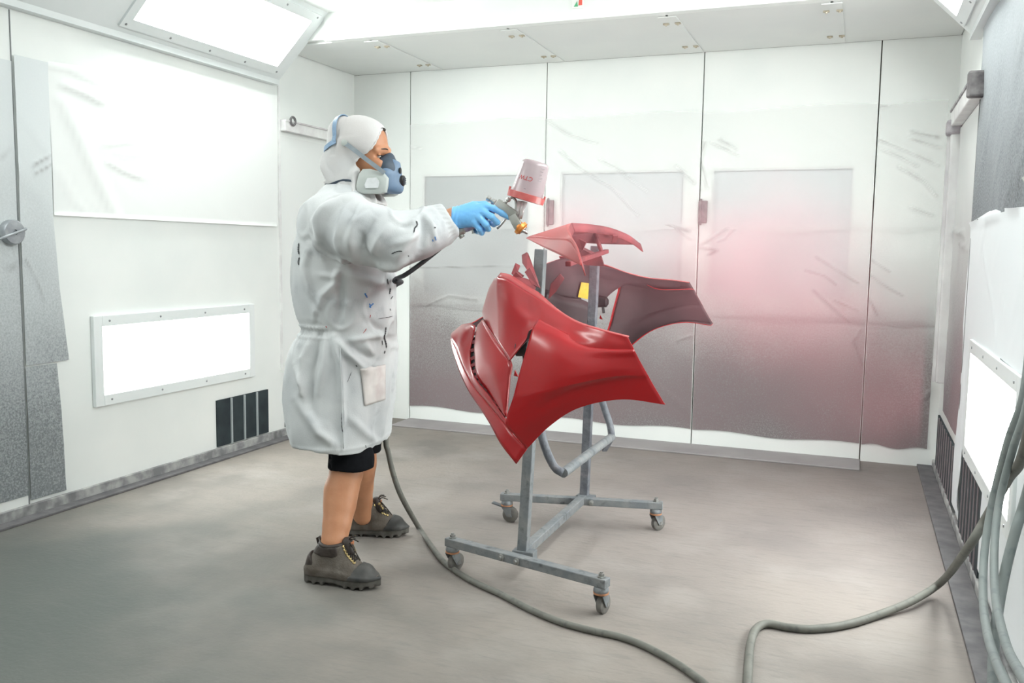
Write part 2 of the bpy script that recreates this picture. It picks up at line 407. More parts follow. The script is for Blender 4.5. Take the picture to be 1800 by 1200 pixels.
def vent(side, y0, y1, z0, z1, nb, label, flare=0, bw=.008):
    sx = 1 if side == 'left' else -1
    X0 = XL if side == 'left' else XR
    v = tag(empty('vent_grille', (X0, (y0+y1)/2, z0)), label, 'vent')
    xs = sorted((X0+sx*.0005, X0+sx*.011)); MB().box((xs[0], y0, z0), (xs[1], y1, z1)).build('opening', vent_dark, v)
    for k in range(nb):
        yy = y0+(y1-y0)*(k+1)/(nb+1); xs = sorted((X0+sx*.011, X0+sx*(.022 if side == 'left' else .015)))
        MB().box((xs[0], yy-bw/2, z0), (xs[1], yy+bw/2, z1)).build('bar', vent_bar if side == 'left' else vent_bar_dusty, v)
    return v
vent('left', 4.21, 4.70, .065, .345, 3, 'dark exhaust vent with thin bars below the corner of the wall light')
vent('left', 4.885, 5.60, .065, .43, 5, 'dark exhaust vent beside the rear corner, behind the painter')
vent('right', 3.66, 4.36, .05, .385, 6, 'dark exhaust vent beneath the wall light, next to the hoses', bw=.016)
vent('right', 4.62, 5.66, .05, .34, 8, 'dusty exhaust vent next to the rear door corner', bw=.022)
struct(MB().box((XL, YF, 0), (XL+.018, YB, .058), .004), 'baseboard_left', base_mat)
struct(MB().box((XL+.018, YF, 0), (XL+.085, YB, .012), .003), 'trim_3', dust_grey)
struct(MB().box((XR-.018, YF, 0), (XR, YB, .05), .004), 'baseboard_right', base_mat)
struct(MB().box((XR-.10, YF, 0), (XR-.018, YB, .014), .003), 'trim_4', dust_grey)
struct(MB().box((SEAM[1], 5.50, 0), (.06, YB, .012), .004), 'trim_5', mat('threshold_plate', (.33, .31, .31), (.27, .25, .255), 3, .8, bump=.2))
# rails on the side walls beyond the coving
rl = tag(empty('wall_rail', (XL, 5.3, 2.0)), 'white wall rail with a ring fixed beside the hooded painter', 'rail')
MB().box((XL, 4.87, 2.0), (XL+.045, YB-.003, 2.062), .004).build('rail_body', rail_white, rl)
MB().box((XL, 4.87, 2.062), (XL+.05, YB-.003, 2.072)).build('dust_line', mat('dust_line', (.52, .49, .50), (.75, .75, .75), 12, .9), rl)
q = onx(515, 213, XL+.05)
MB().tube([q+Vector((0, math.cos(a)*.026, math.sin(a)*.026)) for a in np.linspace(0, 2*math.pi, 17)], .008, 6).build('ring', dust_grey, rl)
rr = tag(empty('wall_rail', (XR, 5.0, 2.0)), 'dust-blackened wall rail above the wrinkled film by the corner', 'rail')
MB().box((XR-.055, 4.52, 1.965), (XR, 5.52, 2.045), .006).build('rail_body', rail_white, rr)
dk = mat('black_dust', (.05, .045, .05), (.2, .19, .19), 15, .9)
MB().box((XR-.06, 4.50, 2.045), (XR, 5.52, 2.06), .003).build('dust_line', mat('dust_line_dark', (.16, .15, .16), (.5, .49, .5), 11, .9), rr)
MB().box((XR-.075, 4.47, 1.96), (XR, 4.525, 2.075), .01).build('end_cap', dk, rr)
MB().box((XR-.075, 5.45, 1.92), (XR, 5.54, 2.0), .012).build('end_cap', mat('end_cap_dust', (.3, .28, .3), (.5, .48, .5), 20, .9), rr)
# vertical profile in the right rear corner
struct(MB().box((XR-.05, YB-.32, 0.55), (XR, YB-.22, 1.95), .006).box((XR-.065, YB-.25, .55), (XR-.05, YB-.232, 1.95)), 'trim_6', mat('corner_profile', (.66, .67, .66), (.50, .49, .50), 5, .5))
struct(MB().box((XR-.012, 4.585, 0), (XR, 4.60, 2.28)), 'trim_7', mat('joint_seal', (.16, .17, .17), rough=.8))
struct(MB().box((XL, 4.845, 0.45), (XL+.012, 4.862, 2.28)), 'trim_8', rail_white)
# side door seam and round latch on the left wall
q0, q1 = onx(15, 20, XL), onx(52, 905, XL)
struct(MB().box((XL, q1.y-.002, 0.02), (XL+.004, q1.y+.002, 2.27)), 'trim_9', mat('door_gap', (.22, .23, .235), rough=.9))
q = onx(16, 408, XL)
kn = tag(empty('door_latch', (XL, q.y, q.z)), 'round grey latch knob with a slanted rod on the dusty side door', 'latch')
gk = mat('latch_metal', (.30, .32, .34), (.42, .44, .46), 30, .45, metal=.6)
MB().lathe((XL+.002, q.y, q.z), (1, 0, 0), ((0, .055), (.03, .055), (.036, .050), (.037, .012), (.030, .011)), 28).build('knob', gk, kn, sharp=40)
MB().tube([(XL+.045, q.y-.20, q.z-.07), (XL+.045, q.y+.05, q.z+.016)], .006, 8).build('rod', gk, kn, smooth=True)
MB().box((XL+.0005, q.y-.09, q.z-.02), (XL+.004, q.y+.03, q.z+.085)).build('tape_patch', mat('tape_patch', (.82, .81, .76), rough=.7), kn)
# door hardware on the back doors (hinge plates sticking through the torn film)
hinge_m = mat('hinge_dusty', (.22, .19, .20), (.34, .27, .28), 25, .7)
for (u0, v0, u1, v1) in ((1229, 353, 1243, 392), (962, 352, 974, 395)):
    a, b = ony(u0, v0, YB), ony(u1, v1, YB)
    MB().box((a.x, YB-.024, b.z), (b.x, YB, a.z), .004).build('trim_1%d' % (u0 > 1000), hinge_m)['kind'] = 'structure'
    MB().lathe(((a.x+b.x)/2-.012, YB-.024, b.z-.012), (0, 0, 1), ((0, .007), (a.z-b.z+.024, .007)), 10).build('hinge_pin', hinge_m, bpy.data.objects['trim_1%d' % (u0 > 1000)], sharp=40)

# ------------------------------------------------------------------ masking film on the walls
def seg_dist(px, py, pl):
    d = 1e9
    for (ax, ay), (bx, by) in zip(pl[:-1], pl[1:]):
        vx, vy = bx-ax, by-ay; t = max(0, min(1, ((px-ax)*vx+(py-ay)*vy)/(vx*vx+vy*vy+1e-9)))
        d = min(d, math.hypot(px-ax-vx*t, py-ay-vy*t))
    return d
def film(name, origin, ax, n, w, h, m, label, folds=(), step=.02, amp=.004, seed=0, edge=None, off=.006, group=None, holes=(), dust=0.0):
    """sheet w wide along ax and h tall, hanging n metres-normal off the wall; folds = polylines in pixels"""
    origin, ax, n = Vector(origin), Vector(ax), Vector(n)
    nc, nr = max(3, int(w/step)+1), max(3, int(h/step)+1)
    fl = [([(p.dot(ax), p.z) for p in [on_plane(u, v, origin, n) for u, v in pl]], am, wd) for pl, am, wd in folds]
    vs = []; du = []
    for i in range(nr):
        for j in range(nc):
            a, b = w*j/(nc-1), h*i/(nr-1)
            if edge: a, b = edge(a/w, b/h)
            p = origin + ax*a + Vector((0, 0, b))
            s = p.dot(ax)
            d = amp*(noise.noise(Vector((s*2.3+seed*7.1, p.z*2.1, seed)))+.35*noise.noise(Vector((s*6.1+seed, p.z*5.3, seed*3.3)))+1.0)
            d += amp*1.1*max(0, noise.noise(Vector((s*7+p.z*9, (s-p.z)*2.0, seed*1.7)))-.22)
            g = 0.0
            for pl, am, wd in fl:
                q = seg_dist(s, p.z, pl)
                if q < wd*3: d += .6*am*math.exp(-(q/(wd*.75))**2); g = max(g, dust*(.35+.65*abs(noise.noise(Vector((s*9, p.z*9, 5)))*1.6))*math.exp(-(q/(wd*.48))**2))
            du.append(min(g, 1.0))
            vs.append(p + n*(off+d))
    fc_ = grid_faces(nr, nc)
    if holes:
        def inside(q):
            c = sum((vs[i] for i in q), Vector())/4
            return any(y0 < c.dot(ax) < y1 and z0 < c.z < z1 for y0, y1, z0, z1 in holes)
        fc_ = [q for q in fc_ if not inside(q)]
    o = mesh(name, vs, fc_, m, None, True)
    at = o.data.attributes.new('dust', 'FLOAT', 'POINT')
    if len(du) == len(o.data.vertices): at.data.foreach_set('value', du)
    return tag(o, label, 'plastic film', group)
back_film = film_mat('film_back_oversprayed', (.86, .87, .86), (.185, .170, .172), .22, 1.72, tint=(.225, .170, .178), opac0=.30, opac1=.97)
N = (0, -1, 0)
cf = {
 'u2': [([(960, 210), (1000, 236), (1050, 252)], .011, .010), ([(985, 265), (1020, 295), (1080, 332), (1122, 378)], .012, .010), ([(1055, 280), (1085, 296), (1140, 338)], .008, .009), ([(1190, 292), (1222, 322)], .012, .010)],
 'u3': [([(1250, 250), (1300, 273)], .006, .008), ([(1265, 245), (1296, 262)], .006, .008), ([(1228, 200), (1245, 195)], .014, .014), ([(1240, 250), (1232, 280), (1245, 330)], .012, .016)],
 'u4': [([(1545, 245), (1600, 268), (1648, 290)], .010, .009), ([(1550, 262), (1580, 275), (1612, 292)], .009, .009), ([(1580, 293), (1625, 320), (1645, 345)], .012, .009), ([(1600, 232), (1650, 242)], .007, .008), ([(1598, 243), (1652, 260)], .007, .008), ([(1535, 190), (1560, 187)], .014, .014), ([(1600, 364), (1640, 380)], .010, .009)],
 'm2': [([(975, 410), (1100, 391), (1160, 390), (1212, 405)], .016, .013), ([(1150, 385), (1185, 398), (1214, 420)], .010, .01)],
 'm3': [([(1310, 379), (1265, 410), (1230, 432)], .020, .013), ([(1310, 379), (1275, 420), (1262, 425)], .014, .011), ([(1225, 433), (1262, 440), (1245, 447)], .016, .013), ([(1435, 452), (1480, 480), (1510, 498)], .014, .011), ([(1415, 475), (1450, 485), (1470, 500)], .010, .010), ([(1430, 510), (1470, 545), (1505, 578)], .014, .011), ([(1468, 528), (1508, 545)], .012, .010)],
 'm4': [([(1518, 448), (1565, 478)], .011, .009), ([(1516, 475), (1560, 505), (1588, 520)], .013, .010), ([(1514, 500), (1530, 530), (1542, 553)], .014, .012)],
 'm1': [([(735, 545), (790, 520), (840, 527)], .016, .012), ([(722, 470), (930, 468)], .008, .008)],
 'l3': [([(1512, 580), (1500, 600), (1515, 640)], .012, .012)],
 'l2': [([(1190, 600), (1215, 590)], .012, .012)],
 'u1': [([(722, 258), (745, 262)], .006, .006)],
 'l4': [([(1640, 640), (1655, 660), (1625, 700)], .018, .015), ([(1505, 612), (1520, 650)], .012, .012)],
}
colname = {1: 'grey window door panel behind the painter', 2: 'pale-window door panel beside the paint cup hinge', 3: 'door panel with the torn film hinge', 4: 'narrow panel by the dusty corner'}
for i in range(1, 5):
    a, b = SEAM[i]+.006, SEAM[i+1]-(.006 if i < 4 else .05)
    w = b-a
    for r, (z0, z1, nm) in enumerate(((1.40, 2.15, 'upper'), (.84, 1.43, 'middle'), (.105, .87, 'lower'))):
        film('masking_film', (a, YB, z0), (1, 0, 0), N, w, z1-z0, back_film, '%s sheet of masking film taped over the %s' % (nm, colname[i]), cf.get('uml'[r]+str(i), ()), .0095 if 'uml'[r]+str(i) in cf else .018, .0035, i*3+r, dust=.85, off=.004+.005*(2-r), group='masking film on the back doors',
             edge=(lambda s, t, w=w, h=z1-z0: (w*s, h*t+.010*math.sin(9*s)*(1-t)-.008*math.sin(5*s+1)*t)))
# left wall: dusty strip next to the side door, clean white sheet beyond it
left_dusty = film_mat('film_left_oversprayed', (.74, .78, .79), (.185, .20, .21), .0, 2.0, opac0=.9, opac1=1.0, amin=.06)
left_clean = film_mat('film_left_clean', (.86, .88, .87), (.70, .72, .72), .0, .6, opac0=.85, opac1=.95, amax=.3)
NX = (1, 0, 0)
edge_px = [(80, 110), (85, 260), (90, 390), (100, 500), (118, 632)]
ez = [(onx(u, v, XL).z, onx(u, v, XL).y) for u, v in edge_px][::-1]
def zy(z, tab): return float(np.interp(z, [t[0] for t in tab], [t[1] for t in tab]))
zt, zb = ez[-1][0], ez[0][0]
YD = onx(52, 905, XL).y
def e1(s, t):
    z = zb+(zt-zb)*t; y1 = zy(z, ez); return (s*(y1-YD-.004), z-zb)
film('masking_film', (XL, YD+.004, zb), (0, 1, 0), NX, .3, zt-zb, left_dusty, 'grey dusted film strip between the door latch and the clean sheet', [([(55, 290), (82, 275)], .008, .012), ([(58, 305), (84, 291)], .006, .01), ([(40, 455), (60, 490), (75, 530)], .006, .01)], .014, .004, 21, edge=e1, off=.010, dust=.6)
e2z = [(onx(u, v, XL).z, onx(u, v, XL).y) for u, v in [(97, 638), (105, 720), (115, 885)]][::-1]
z2t, z2b = e2z[-1][0], .075
def e2(s, t):
    z = z2b+(z2t-z2b)*t; y1 = zy(z, e2z); return (s*(y1-YD-.004), z-z2b)
film('masking_film', (XL, YD+.004, z2b), (0, 1, 0), NX, .3, z2t-z2b, left_dusty, 'lower grey dusted film strip reaching the skirting beside the door joint', [], .014, .004, 22, edge=e2, off=.006, dust=.6)
film('masking_film', (XL, 1.4, .10), (0, 1, 0), NX, YD-.004-1.4, 1.95, left_dusty, 'dusty film over the side door around the round latch', [([(0, 275), (22, 262)], .008, .012), ([(0, 465), (30, 470)], .006, .01)], .03, .003, 23, off=.002, dust=.5)
# clean sheet
tl, tr, br_, bl_ = onx(80, 107, XL), onx(484, 168, XL), onx(484, 398, XL), onx(92, 378, XL)
def e3(s, t):
    p = bl_.lerp(br_, s).lerp(tl.lerp(tr, s), t); return (p.y-bl_.y, p.z-bl_.z)
film('masking_film', (XL, bl_.y, bl_.z), (0, 1, 0), NX, 1, 1, left_clean, 'clean white masking sheet hanging above the bright wall light', [([(112, 150), (150, 165), (176, 180)], .022, .022), ([(108, 180), (150, 270), (200, 380)], .020, .035), ([(90, 118), (140, 124), (190, 136)], .010, .016), ([(130, 130), (172, 146)], .012, .014), ([(190, 285), (215, 300), (245, 312)], .014, .012), ([(185, 255), (225, 248)], .010, .014), ([(95, 378), (180, 383), (300, 390), (480, 398)], .014, .010), ([(100, 300), (125, 350), (150, 375)], .010, .02), ([(205, 275), (240, 277)], .008, .008), ([(200, 268), (250, 270)], .006, .01)], .018, .004, 31, edge=e3, off=.008)
film('masking_film', (XL, 4.868, .47), (0, 1, 0), NX, YB-.02-4.868, 1.50, left_clean, 'clean white film under the white wall rail behind the painter', [], .03, .004, 33, off=.003)
# right wall: clean white sheet low, dusty embossed film above, dusty film towards the corner
right_clean = film_mat('film_right_clean', (.80, .84, .86), (.66, .68, .70), .0, .5, opac0=.95, opac1=1.0, amax=.3)
right_dusty = film_mat('film_right_oversprayed', (.56, .60, .63), (.10, .11, .12), .9, 2.55, opac0=.95, opac1=1.0, amin=.3)
corner_dusty = film_mat('film_corner_oversprayed', (.72, .74, .73), (.21, .18, .19), .3, 1.75, opac0=.8, opac1=1.0, tint=(.27, .17, .185))
NR = (-1, 0, 0)
film('masking_film', (XR, 1.2, .09), (0, 1, 0), NR, 3.43, 1.335, right_clean, 'clean bluish-white sheet hanging behind the grey hoses', [([(1735, 440), (1752, 540), (1758, 600)], .010, .008), ([(1765, 520), (1775, 560)], .009, .007), ([(1700, 640), (1690, 890)], .012, .014), ([(1712, 392), (1800, 362)], .012, .012)], .022, .004, 41, off=.009, holes=((2.96, 4.24, .41, .90), (3.65, 4.37, 0, .39), (.56, 1.84, .45, .9)), edge=lambda s, t: (3.43*s+(.03*math.sin(11*t)*s**8), 1.335*t-.012*math.sin(14*s)*t))
film('masking_film', (XR, 1.2, 1.415), (0, 1, 0), NR, 3.37, .86, right_dusty, 'dark dusty crinkled film above the clean sheet', [], .02, .009, 42, off=.004)
film('masking_film', (XR, 4.615, .40), (0, 1, 0), NR, YB-.335-4.615, 1.55, corner_dusty, 'dusty film between the rear corner profile and the clean sheet', [([(1680, 408), (1700, 412)], .02, .016), ([(1690, 430), (1705, 440)], .012, .012)], .018, .005, 43, off=.003, dust=.7)

# ------------------------------------------------------------------ wheeled stand
stand_steel = mat('stand_steel_dusty', (.17, .185, .20), (.25, .255, .255), 18, .6, metal=.25, bump=.25, bscale=60, c3=(.10, .11, .12), s3=30)
stand_drip = mat('stand_paint_crust', (.16, .17, .19), (.10, .105, .125), 30, .7, bump=.6, bscale=45, c3=(.22, .205, .22), s3=16)
rust_ring = mat('rust_ring', (.48, .22, .11), (.33, .16, .09), 40, .7)
wheel_rubber = mat('wheel_rubber_dusty', (.17, .16, .145), (.11, .105, .10), 40, .9)
bolt_m = mat('bolt_steel', (.27, .27, .26), rough=.5, metal=.6)
ST = tag(empty('paint_stand', (-1.13, 3.45, 0)), 'grey steel wheeled stand holding the red bumper', 'stand')
ZBM = .118
bn0, bn1 = onz(787, 950, ZBM), onz(1068, 1025, ZBM)
bf0, bf1 = onz(880, 872, ZBM), onz(1165, 888, ZBM)
cn, cf_ = onz(919, 972, ZBM), onz(1027, 875, ZBM)
for a, b in ((bn0, bn1), (bf0, bf1)):
    o = MB().bar(a, b, .040, .032, bev=.003).build('base_bar', stand_steel, ST)
    d = (b-a).normalized(); c = cn if a is bn0 else cf_
    side = d.cross(Vector((0, 0, 1))).normalized()
    if side.y > 0: side = -side
    for s in (-.035, .035):
        p = a + d*((c-a).dot(d)+s) + side*.02
        MB().lathe(p, side, ((0, .013), (.006, .013), (.008, .007), (.014, .006)), 10).build('bolt', bolt_m, o)
MB().bar(cn+Vector((0, .02, .004)), cf_+Vector((0, -.02, .004)), .036, .034, bev=.003).build('centre_beam', stand_steel, ST)
pn = [cn+Vector((0, 0, -.016)), ony(928, 790, cn.y+.01), ony(951, 438, cn.y+.02)]
pf = [cf_+Vector((0, 0, -.016)), ony(1029, 700, cf_.y), ony(1047, 432, cf_.y-.01)]
for p in (pn, pf):
    MB().bar(p[0], p[-1], .038, .038, up=(0, 1, 0), bev=.003).build('post', stand_drip if p is pf else stand_steel, ST)
    MB().bar(p[0]+Vector((-.035, 0, .01)), p[0]+Vector((.05, 0, .01)), .05, .042, bev=.003).build('post_bracket', stand_steel, ST)
# bent carrying bars
yn, yf = cn.y+.07, cf_.y-.05
U1 = [ony(946, 735, yn), ony(953, 768, yn), ony(963, 798, yn), ony(976, 822, yn), ony(990, 831, yn)]
U2 = [ony(1057, 700, yf), ony(1064, 722, yf), ony(1071, 742, yf), ony(1074, 756, yf), ony(1075, 768, yf)]
MB().tube(spline([pn[1]+Vector((.02, .02, .16)), U1[0]+Vector((-.02, 0, .06))]+U1, 26), .0165, 12).build('carrying_arm', stand_drip, ST, smooth=True)
MB().tube(spline([pf[1]+Vector((.02, 0, .2)), U2[0]+Vector((-.03, 0, .07))]+U2, 26), .0155, 12).build('carrying_arm', stand_drip, ST, smooth=True)
MB().tube([U1[-1], U2[-1]], .0185, 14).build('carrying_crossbar', stand_steel, ST, sharp=50)
MB().bar(U2[-1], ony(1062, 790, yf+.06), .022, .02).build('stop_tab', stand_drip, ST)
# casters
def caster(top, ang):
    c = empty('caster', (top.x, top.y, 0), parent=ST)
    r = .036; z = top.z-.016
    off = Vector((math.cos(ang), math.sin(ang), 0)); ax = Vector((-off.y, off.x, 0))
    base = Vector((top.x, top.y, 0)); hub = base+off*.018+Vector((0, 0, r))
    MB().lathe(base+Vector((0, 0, z-.022)), (0, 0, 1), ((0, .024), (.006, .027), (.012, .027), (.022, .024)), 16).build('swivel_head', stand_steel, c, sharp=40)
    MB().lathe(base+Vector((0, 0, z-.026)), (0, 0, 1), ((0, .027), (.006, .028)), 16).build('rust_ring', rust_ring, c, sharp=40)
    w = MB().lathe(hub-ax*.013, ax, ((0, .014), (0, .030), (.004, r), (.022, r), (.026, .030), (.026, .014)), 24).build('wheel', wheel_rubber, c, sharp=40)
    MB().lathe(hub-ax*.021, ax, ((0, .008), (.042, .008)), 10).build('axle', bolt_m, w, sharp=40)
    for s in (-1, 1):
        p = [base+Vector((0, 0, z-.028))+off*.022, base+Vector((0, 0, z-.028))-off*.022, hub-off*.012+Vector((0, 0, -.008)), hub+off*.012+Vector((0, 0, -.008))]
        MB().prism([q+ax*(s*.0165) for q in p], ax*(s*.003)).build('fork_plate', stand_steel, c)
    MB().lathe(top+Vector((0, 0, .016)), (0, 0, 1), ((0, .015), (.004, .015), (.005, .011), (.014, .011), (.015, .006), (.02, .006)), 6).build('bolt', bolt_m, c)
    if ang > 4:
        MB().bar(base+Vector((0, 0, z-.03))-off*.02, base+Vector((0, 0, z-.018))-off*.07, .028, .006).build('brake_lever', stand_steel, c)
dn, df = (bn1-bn0).normalized(), (bf1-bf0).normalized()
caster(bn0+dn*.025, 1.2); caster(bn1-dn*.025, 1.35); caster(bf0+df*.03, 0.35+6.0); caster(bf1-df*.03, 1.0)

# ------------------------------------------------------------------ bumper
_th, _ti = math.radians(-4), math.radians(4)
BL = Vector((math.sin(_th)*math.cos(_ti), math.cos(_th)*math.cos(_ti), math.sin(_ti)))
BF = Vector((-math.cos(_th), math.sin(_th), 0)); BU = BF.cross(BL)
BU = BU if BU.z > 0 else -BU
BC = Vector((-1.0, 3.45, .9))
def B(u, v, l):
    """pixel on the plane l metres beside the bumper's middle -> bumper coordinates (forward, side, up)"""
    d = ray(u, v); q = CAM + d*(((BC-CAM).dot(BL)+l)/d.dot(BL)) - BC
    return Vector((q.dot(BF), q.dot(BL), q.dot(BU)))
def Bw(p): return BC + BF*p[0] + BL*p[1] + BU*p[2]
red = mat('fresh_red_paint', (.38, .003, .006), (.34, .0035, .007), 3, .33, coat=.5, spec=.32)
red.node_tree.nodes['Principled BSDF'].inputs['Coat Roughness'].default_value = .20
red_matte = mat('red_pale_salmon', (.45, .095, .092), (.40, .055, .058), 6, .45, coat=.1, spec=.3)  # pale salmon red; on the nose top its lightness stands in for light
red_facet_shade = mat('red_shaded_facet', (.34, .022, .024), (.38, .045, .046), 7, .4, coat=.2, spec=.3)  # deeper copy of the red: shade painted onto the lower nose facet
red_dust = mat('bracket_red_overspray', (.30, .055, .062), (.13, .032, .038), 9, .65)
inner_dark = mat('bumper_inside_plastic', (.040, .024, .028), (.085, .040, .046), 3.5, .55)
black_plastic = mat('black_plastic', (.012, .012, .013), rough=.4)
BM = tag(empty('car_bumper', Bw((0, 0, -.1))), 'freshly sprayed red car front bumper hung on the wheeled stand', 'bumper')
BMESH = []
QIN = Vector((-.15, 0, .05))
def shell(name, v, f, m=None, parent=None, thick=.0035, sides=(1, -1), inner=None, sharp=None, flip=None):
    out = []
    for s in sides:
        vv = [Vector((p[0], p[1]*s, p[2])) for p in v]
        ff = [tuple(reversed(q)) for q in f] if s < 0 else list(f)
        acc = 0
        for q in ff[::3]:
            a, b, c = vv[q[0]], vv[q[1]], vv[q[2]]; n = (b-a).cross(c-a)
            acc += n.dot((a+b+c)/3-Vector((QIN.x, .3*(a.y), QIN.z)))
        # bumper coordinates are mirrored once against the world when BF, BL, BU is left-handed
        hand = BF.cross(BL).dot(BU)
        if (acc < 0) != (flip is True): ff = [tuple(reversed(q)) for q in ff]
        if hand < 0: ff = [tuple(reversed(q)) for q in ff]
        o = mesh(name, [Bw(p) for p in vv], ff, [m or red, inner or inner_dark], parent or BM, True, sharp)
        md = o.modifiers.new('thickness', 'SOLIDIFY'); md.thickness = thick; md.offset = -1; md.material_offset = 1; md.material_offset_rim = 0
        BMESH.append(o); out.append(o)
    return out
def rowsB(*rows): return [[p if isinstance(p, Vector) else B(*p) for p in r] for r in rows]
V3 = Vector
# upper body: facet beside the grille opening, cheek, shoulder (one skin)
def weld(parts):
    v = []; f = []
    for pv, pf_ in parts:
        n = len(v); v += list(pv); f += [tuple(i+n for i in q) for q in pf_]
    key = {}; idx = []; out = []
    for p in v:
        k = (round(p[0]/.0015), round(p[1]/.0015), round(p[2]/.0015))
        hit = None
        for a in (-1, 0, 1):
            for b in (-1, 0, 1):
                for c in (-1, 0, 1):
                    if (k[0]+a, k[1]+b, k[2]+c) in key: hit = key[(k[0]+a, k[1]+b, k[2]+c)]
        if hit is None or (out[hit]-Vector(p)).length > .0015:
            key[k] = len(out); idx.append(len(out)); out.append(Vector(p))
        else: idx.append(hit)
    g = []
    for q in f:
        w = []
        for i in q:
            if idx[i] not in w: w.append(idx[i])
        if len(w) > 2: g.append(tuple(w))
    return out, g
r = rowsB([(872, 492, -.29), (868, 490, -.375), (874, 487, -.455)],
          [(866, 512, -.28), (858.5, 509, -.35), (873, 513, -.475)],
          [(857, 545, -.27), (848.5, 544, -.335), (875, 548, -.52)],
          [(858, 560, -.28), (850, 561, -.365), (877, 604, -.595)])
A1 = patch(r, 22, 20)
r = rowsB([(874, 487, -.455), (890, 489, -.49), (905, 498, -.53), (925, 511, -.58)],
          [(873, 513, -.475), (888, 517, -.53), (906, 530, -.585), (928, 545, -.635)],
          [(875, 548, -.52), (888, 552, -.575), (907, 560, -.63), (926, 569, -.68)],
          [(877, 604, -.595), (883, 614, -.63), (889, 624, -.66), (895, 634, -.69)])
A2 = patch(r, 22, 18)
r = rowsB([(925, 511, -.58), (943, 522, -.62), (978, 545, -.69), (1013, 566, -.76), (1060, 581, -.825), (1103, 592, -.85)],
          [(928, 545, -.635), (950, 552, -.68), (985, 566, -.74), (1020, 581, -.79), (1063, 592, -.836), (1107, 600, -.852)],
          [(926, 569, -.68), (950, 573, -.715), (985, 582, -.77), (1024, 596, -.81), (1067, 603, -.845), (1111, 607, -.854)],
          [(895, 634, -.69), (908, 617, -.71), (924, 596, -.733), (936, 577, -.75), (980, 595, -.795), (1026, 611, -.825), (1072, 616, -.85), (1115, 615, -.855)])
A4 = patch(r, 22, 40)
shell('cover_skin', *weld([A1, A2, A4]), sharp=28)
# wing ahead of the wheel arch
r = rowsB([(946, 560, -.745), (985, 580, -.785), (1028, 599, -.785), (1072, 606, -.812), (1111, 607, -.825)],
          [(936, 577, -.775), (980, 595, -.815), (1026, 611, -.835), (1072, 615, -.856), (1115, 615, -.857)],
          [(928, 604, -.795), (975, 622, -.84), (1026, 630, -.855), (1078, 630, -.862), (1122, 629, -.857)],
          [(915, 648, -.805), (965, 655, -.85), (1022, 654, -.868), (1082, 647, -.868), (1132, 647, -.858)],
          [(903, 695, -.81), (950, 690, -.85), (1012, 674, -.868), (1084, 661, -.868), (1140, 661, -.858)])
W1 = patch(r, 30, 40)
r = rowsB([(903, 695, -.81), (950, 690, -.85), (1012, 674, -.868), (1084, 661, -.868), (1140, 661, -.858)],
          [(889, 742, -.795), (940, 718, -.835), (1008, 684, -.855), (1085, 667, -.86), (1143, 667, -.856)],
          [(904, 764, -.80), (945, 736, -.832), (1010, 700, -.852), (1086, 682, -.859), (1154, 686, -.856)],
          [(926, 789, -.80), (966, 749, -.825), (1017, 717, -.845), (1092, 702, -.857), (1169, 711, -.855)])
W2 = patch(r, 20, 40)
r = rowsB([(926, 789, -.80), (966, 749, -.825), (1017, 717, -.845), (1092, 702, -.857), (1169, 711, -.855)],
          [(924, 789, -.77), (964, 748, -.795), (1015, 715, -.815), (1090, 700, -.827), (1167, 710, -.825)])
W3 = patch(r, 3, 40)
shell('wing_panel', *weld([W1, W2, W3]), sharp=28)
# lower lip
LT = [(926, 789, -.80), (900, 762, -.775), (880, 737, -.72), (855, 707, -.62), (830, 675, -.52), (812, 640, -.42), (801, 611, -.34), (792, 590, -.27)]
LB = [(907, 815, -.80), (880, 780, -.755), (862, 747, -.68), (842, 715, -.585), (825, 690, -.51), (811, 662, -.425), (800, 632, -.345), (792, 602, -.27)]
r = rowsB(LT+[V3((.54, -.12, .035)), V3((.55, 0, .018))], LB+[V3((.555, -.12, .008)), V3((.565, 0, -.01))])
shell('lower_lip', *patch(r, 6, 60))
# panel between the lip and the slot
SL = [(888, 736, -.74), (872, 714, -.69), (855, 690, -.63), (837, 669, -.56), (828, 647, -.49), (826, 615, -.425), (834, 572, -.36)]
r = rowsB(SL+[V3((.485, -.20, .07)), V3((.51, 0, .05))],
          [(897, 757, -.77), (876, 724, -.705), (852, 698, -.625), (832, 672, -.535), (820, 644, -.455), (813, 610, -.385), (812, 580, -.32), V3((.52, -.14, .05)), V3((.535, 0, .035))],
          LT[1:]+[V3((.54, -.12, .035)), V3((.55, 0, .018))])
shell('lower_panel', *patch(r, 10, 60))
# fin between the slot and the side air opening
FL_ = [(839, 571, -.385), (834, 600, -.42), (834, 628, -.465), (838, 660, -.54), (855, 686, -.61), (873, 711, -.685), (887, 731, -.735)]
FR_ = [(847, 562, -.41), (856, 577, -.475), (872, 602, -.565), (896, 635, -.68), (894, 662, -.70), (891, 695, -.72), (888, 732, -.735)]
FM_ = [((a[0]+b[0])/2, (a[1]+b[1])/2, (a[2]+b[2])/2-.018*k) for a, b, k in zip(FL_, FR_, (.3, .8, 1.2, 1.4, 1.2, .8, .2))]
shell('fin', *patch(rowsB(FL_, FM_, FR_), 12, 40))
FR2 = [(a[0]+2, a[1]+1, a[2]+.05) for a in FR_]
shell('fin_return', *patch(rowsB(FR_, FR2), 3, 40), inner=red)
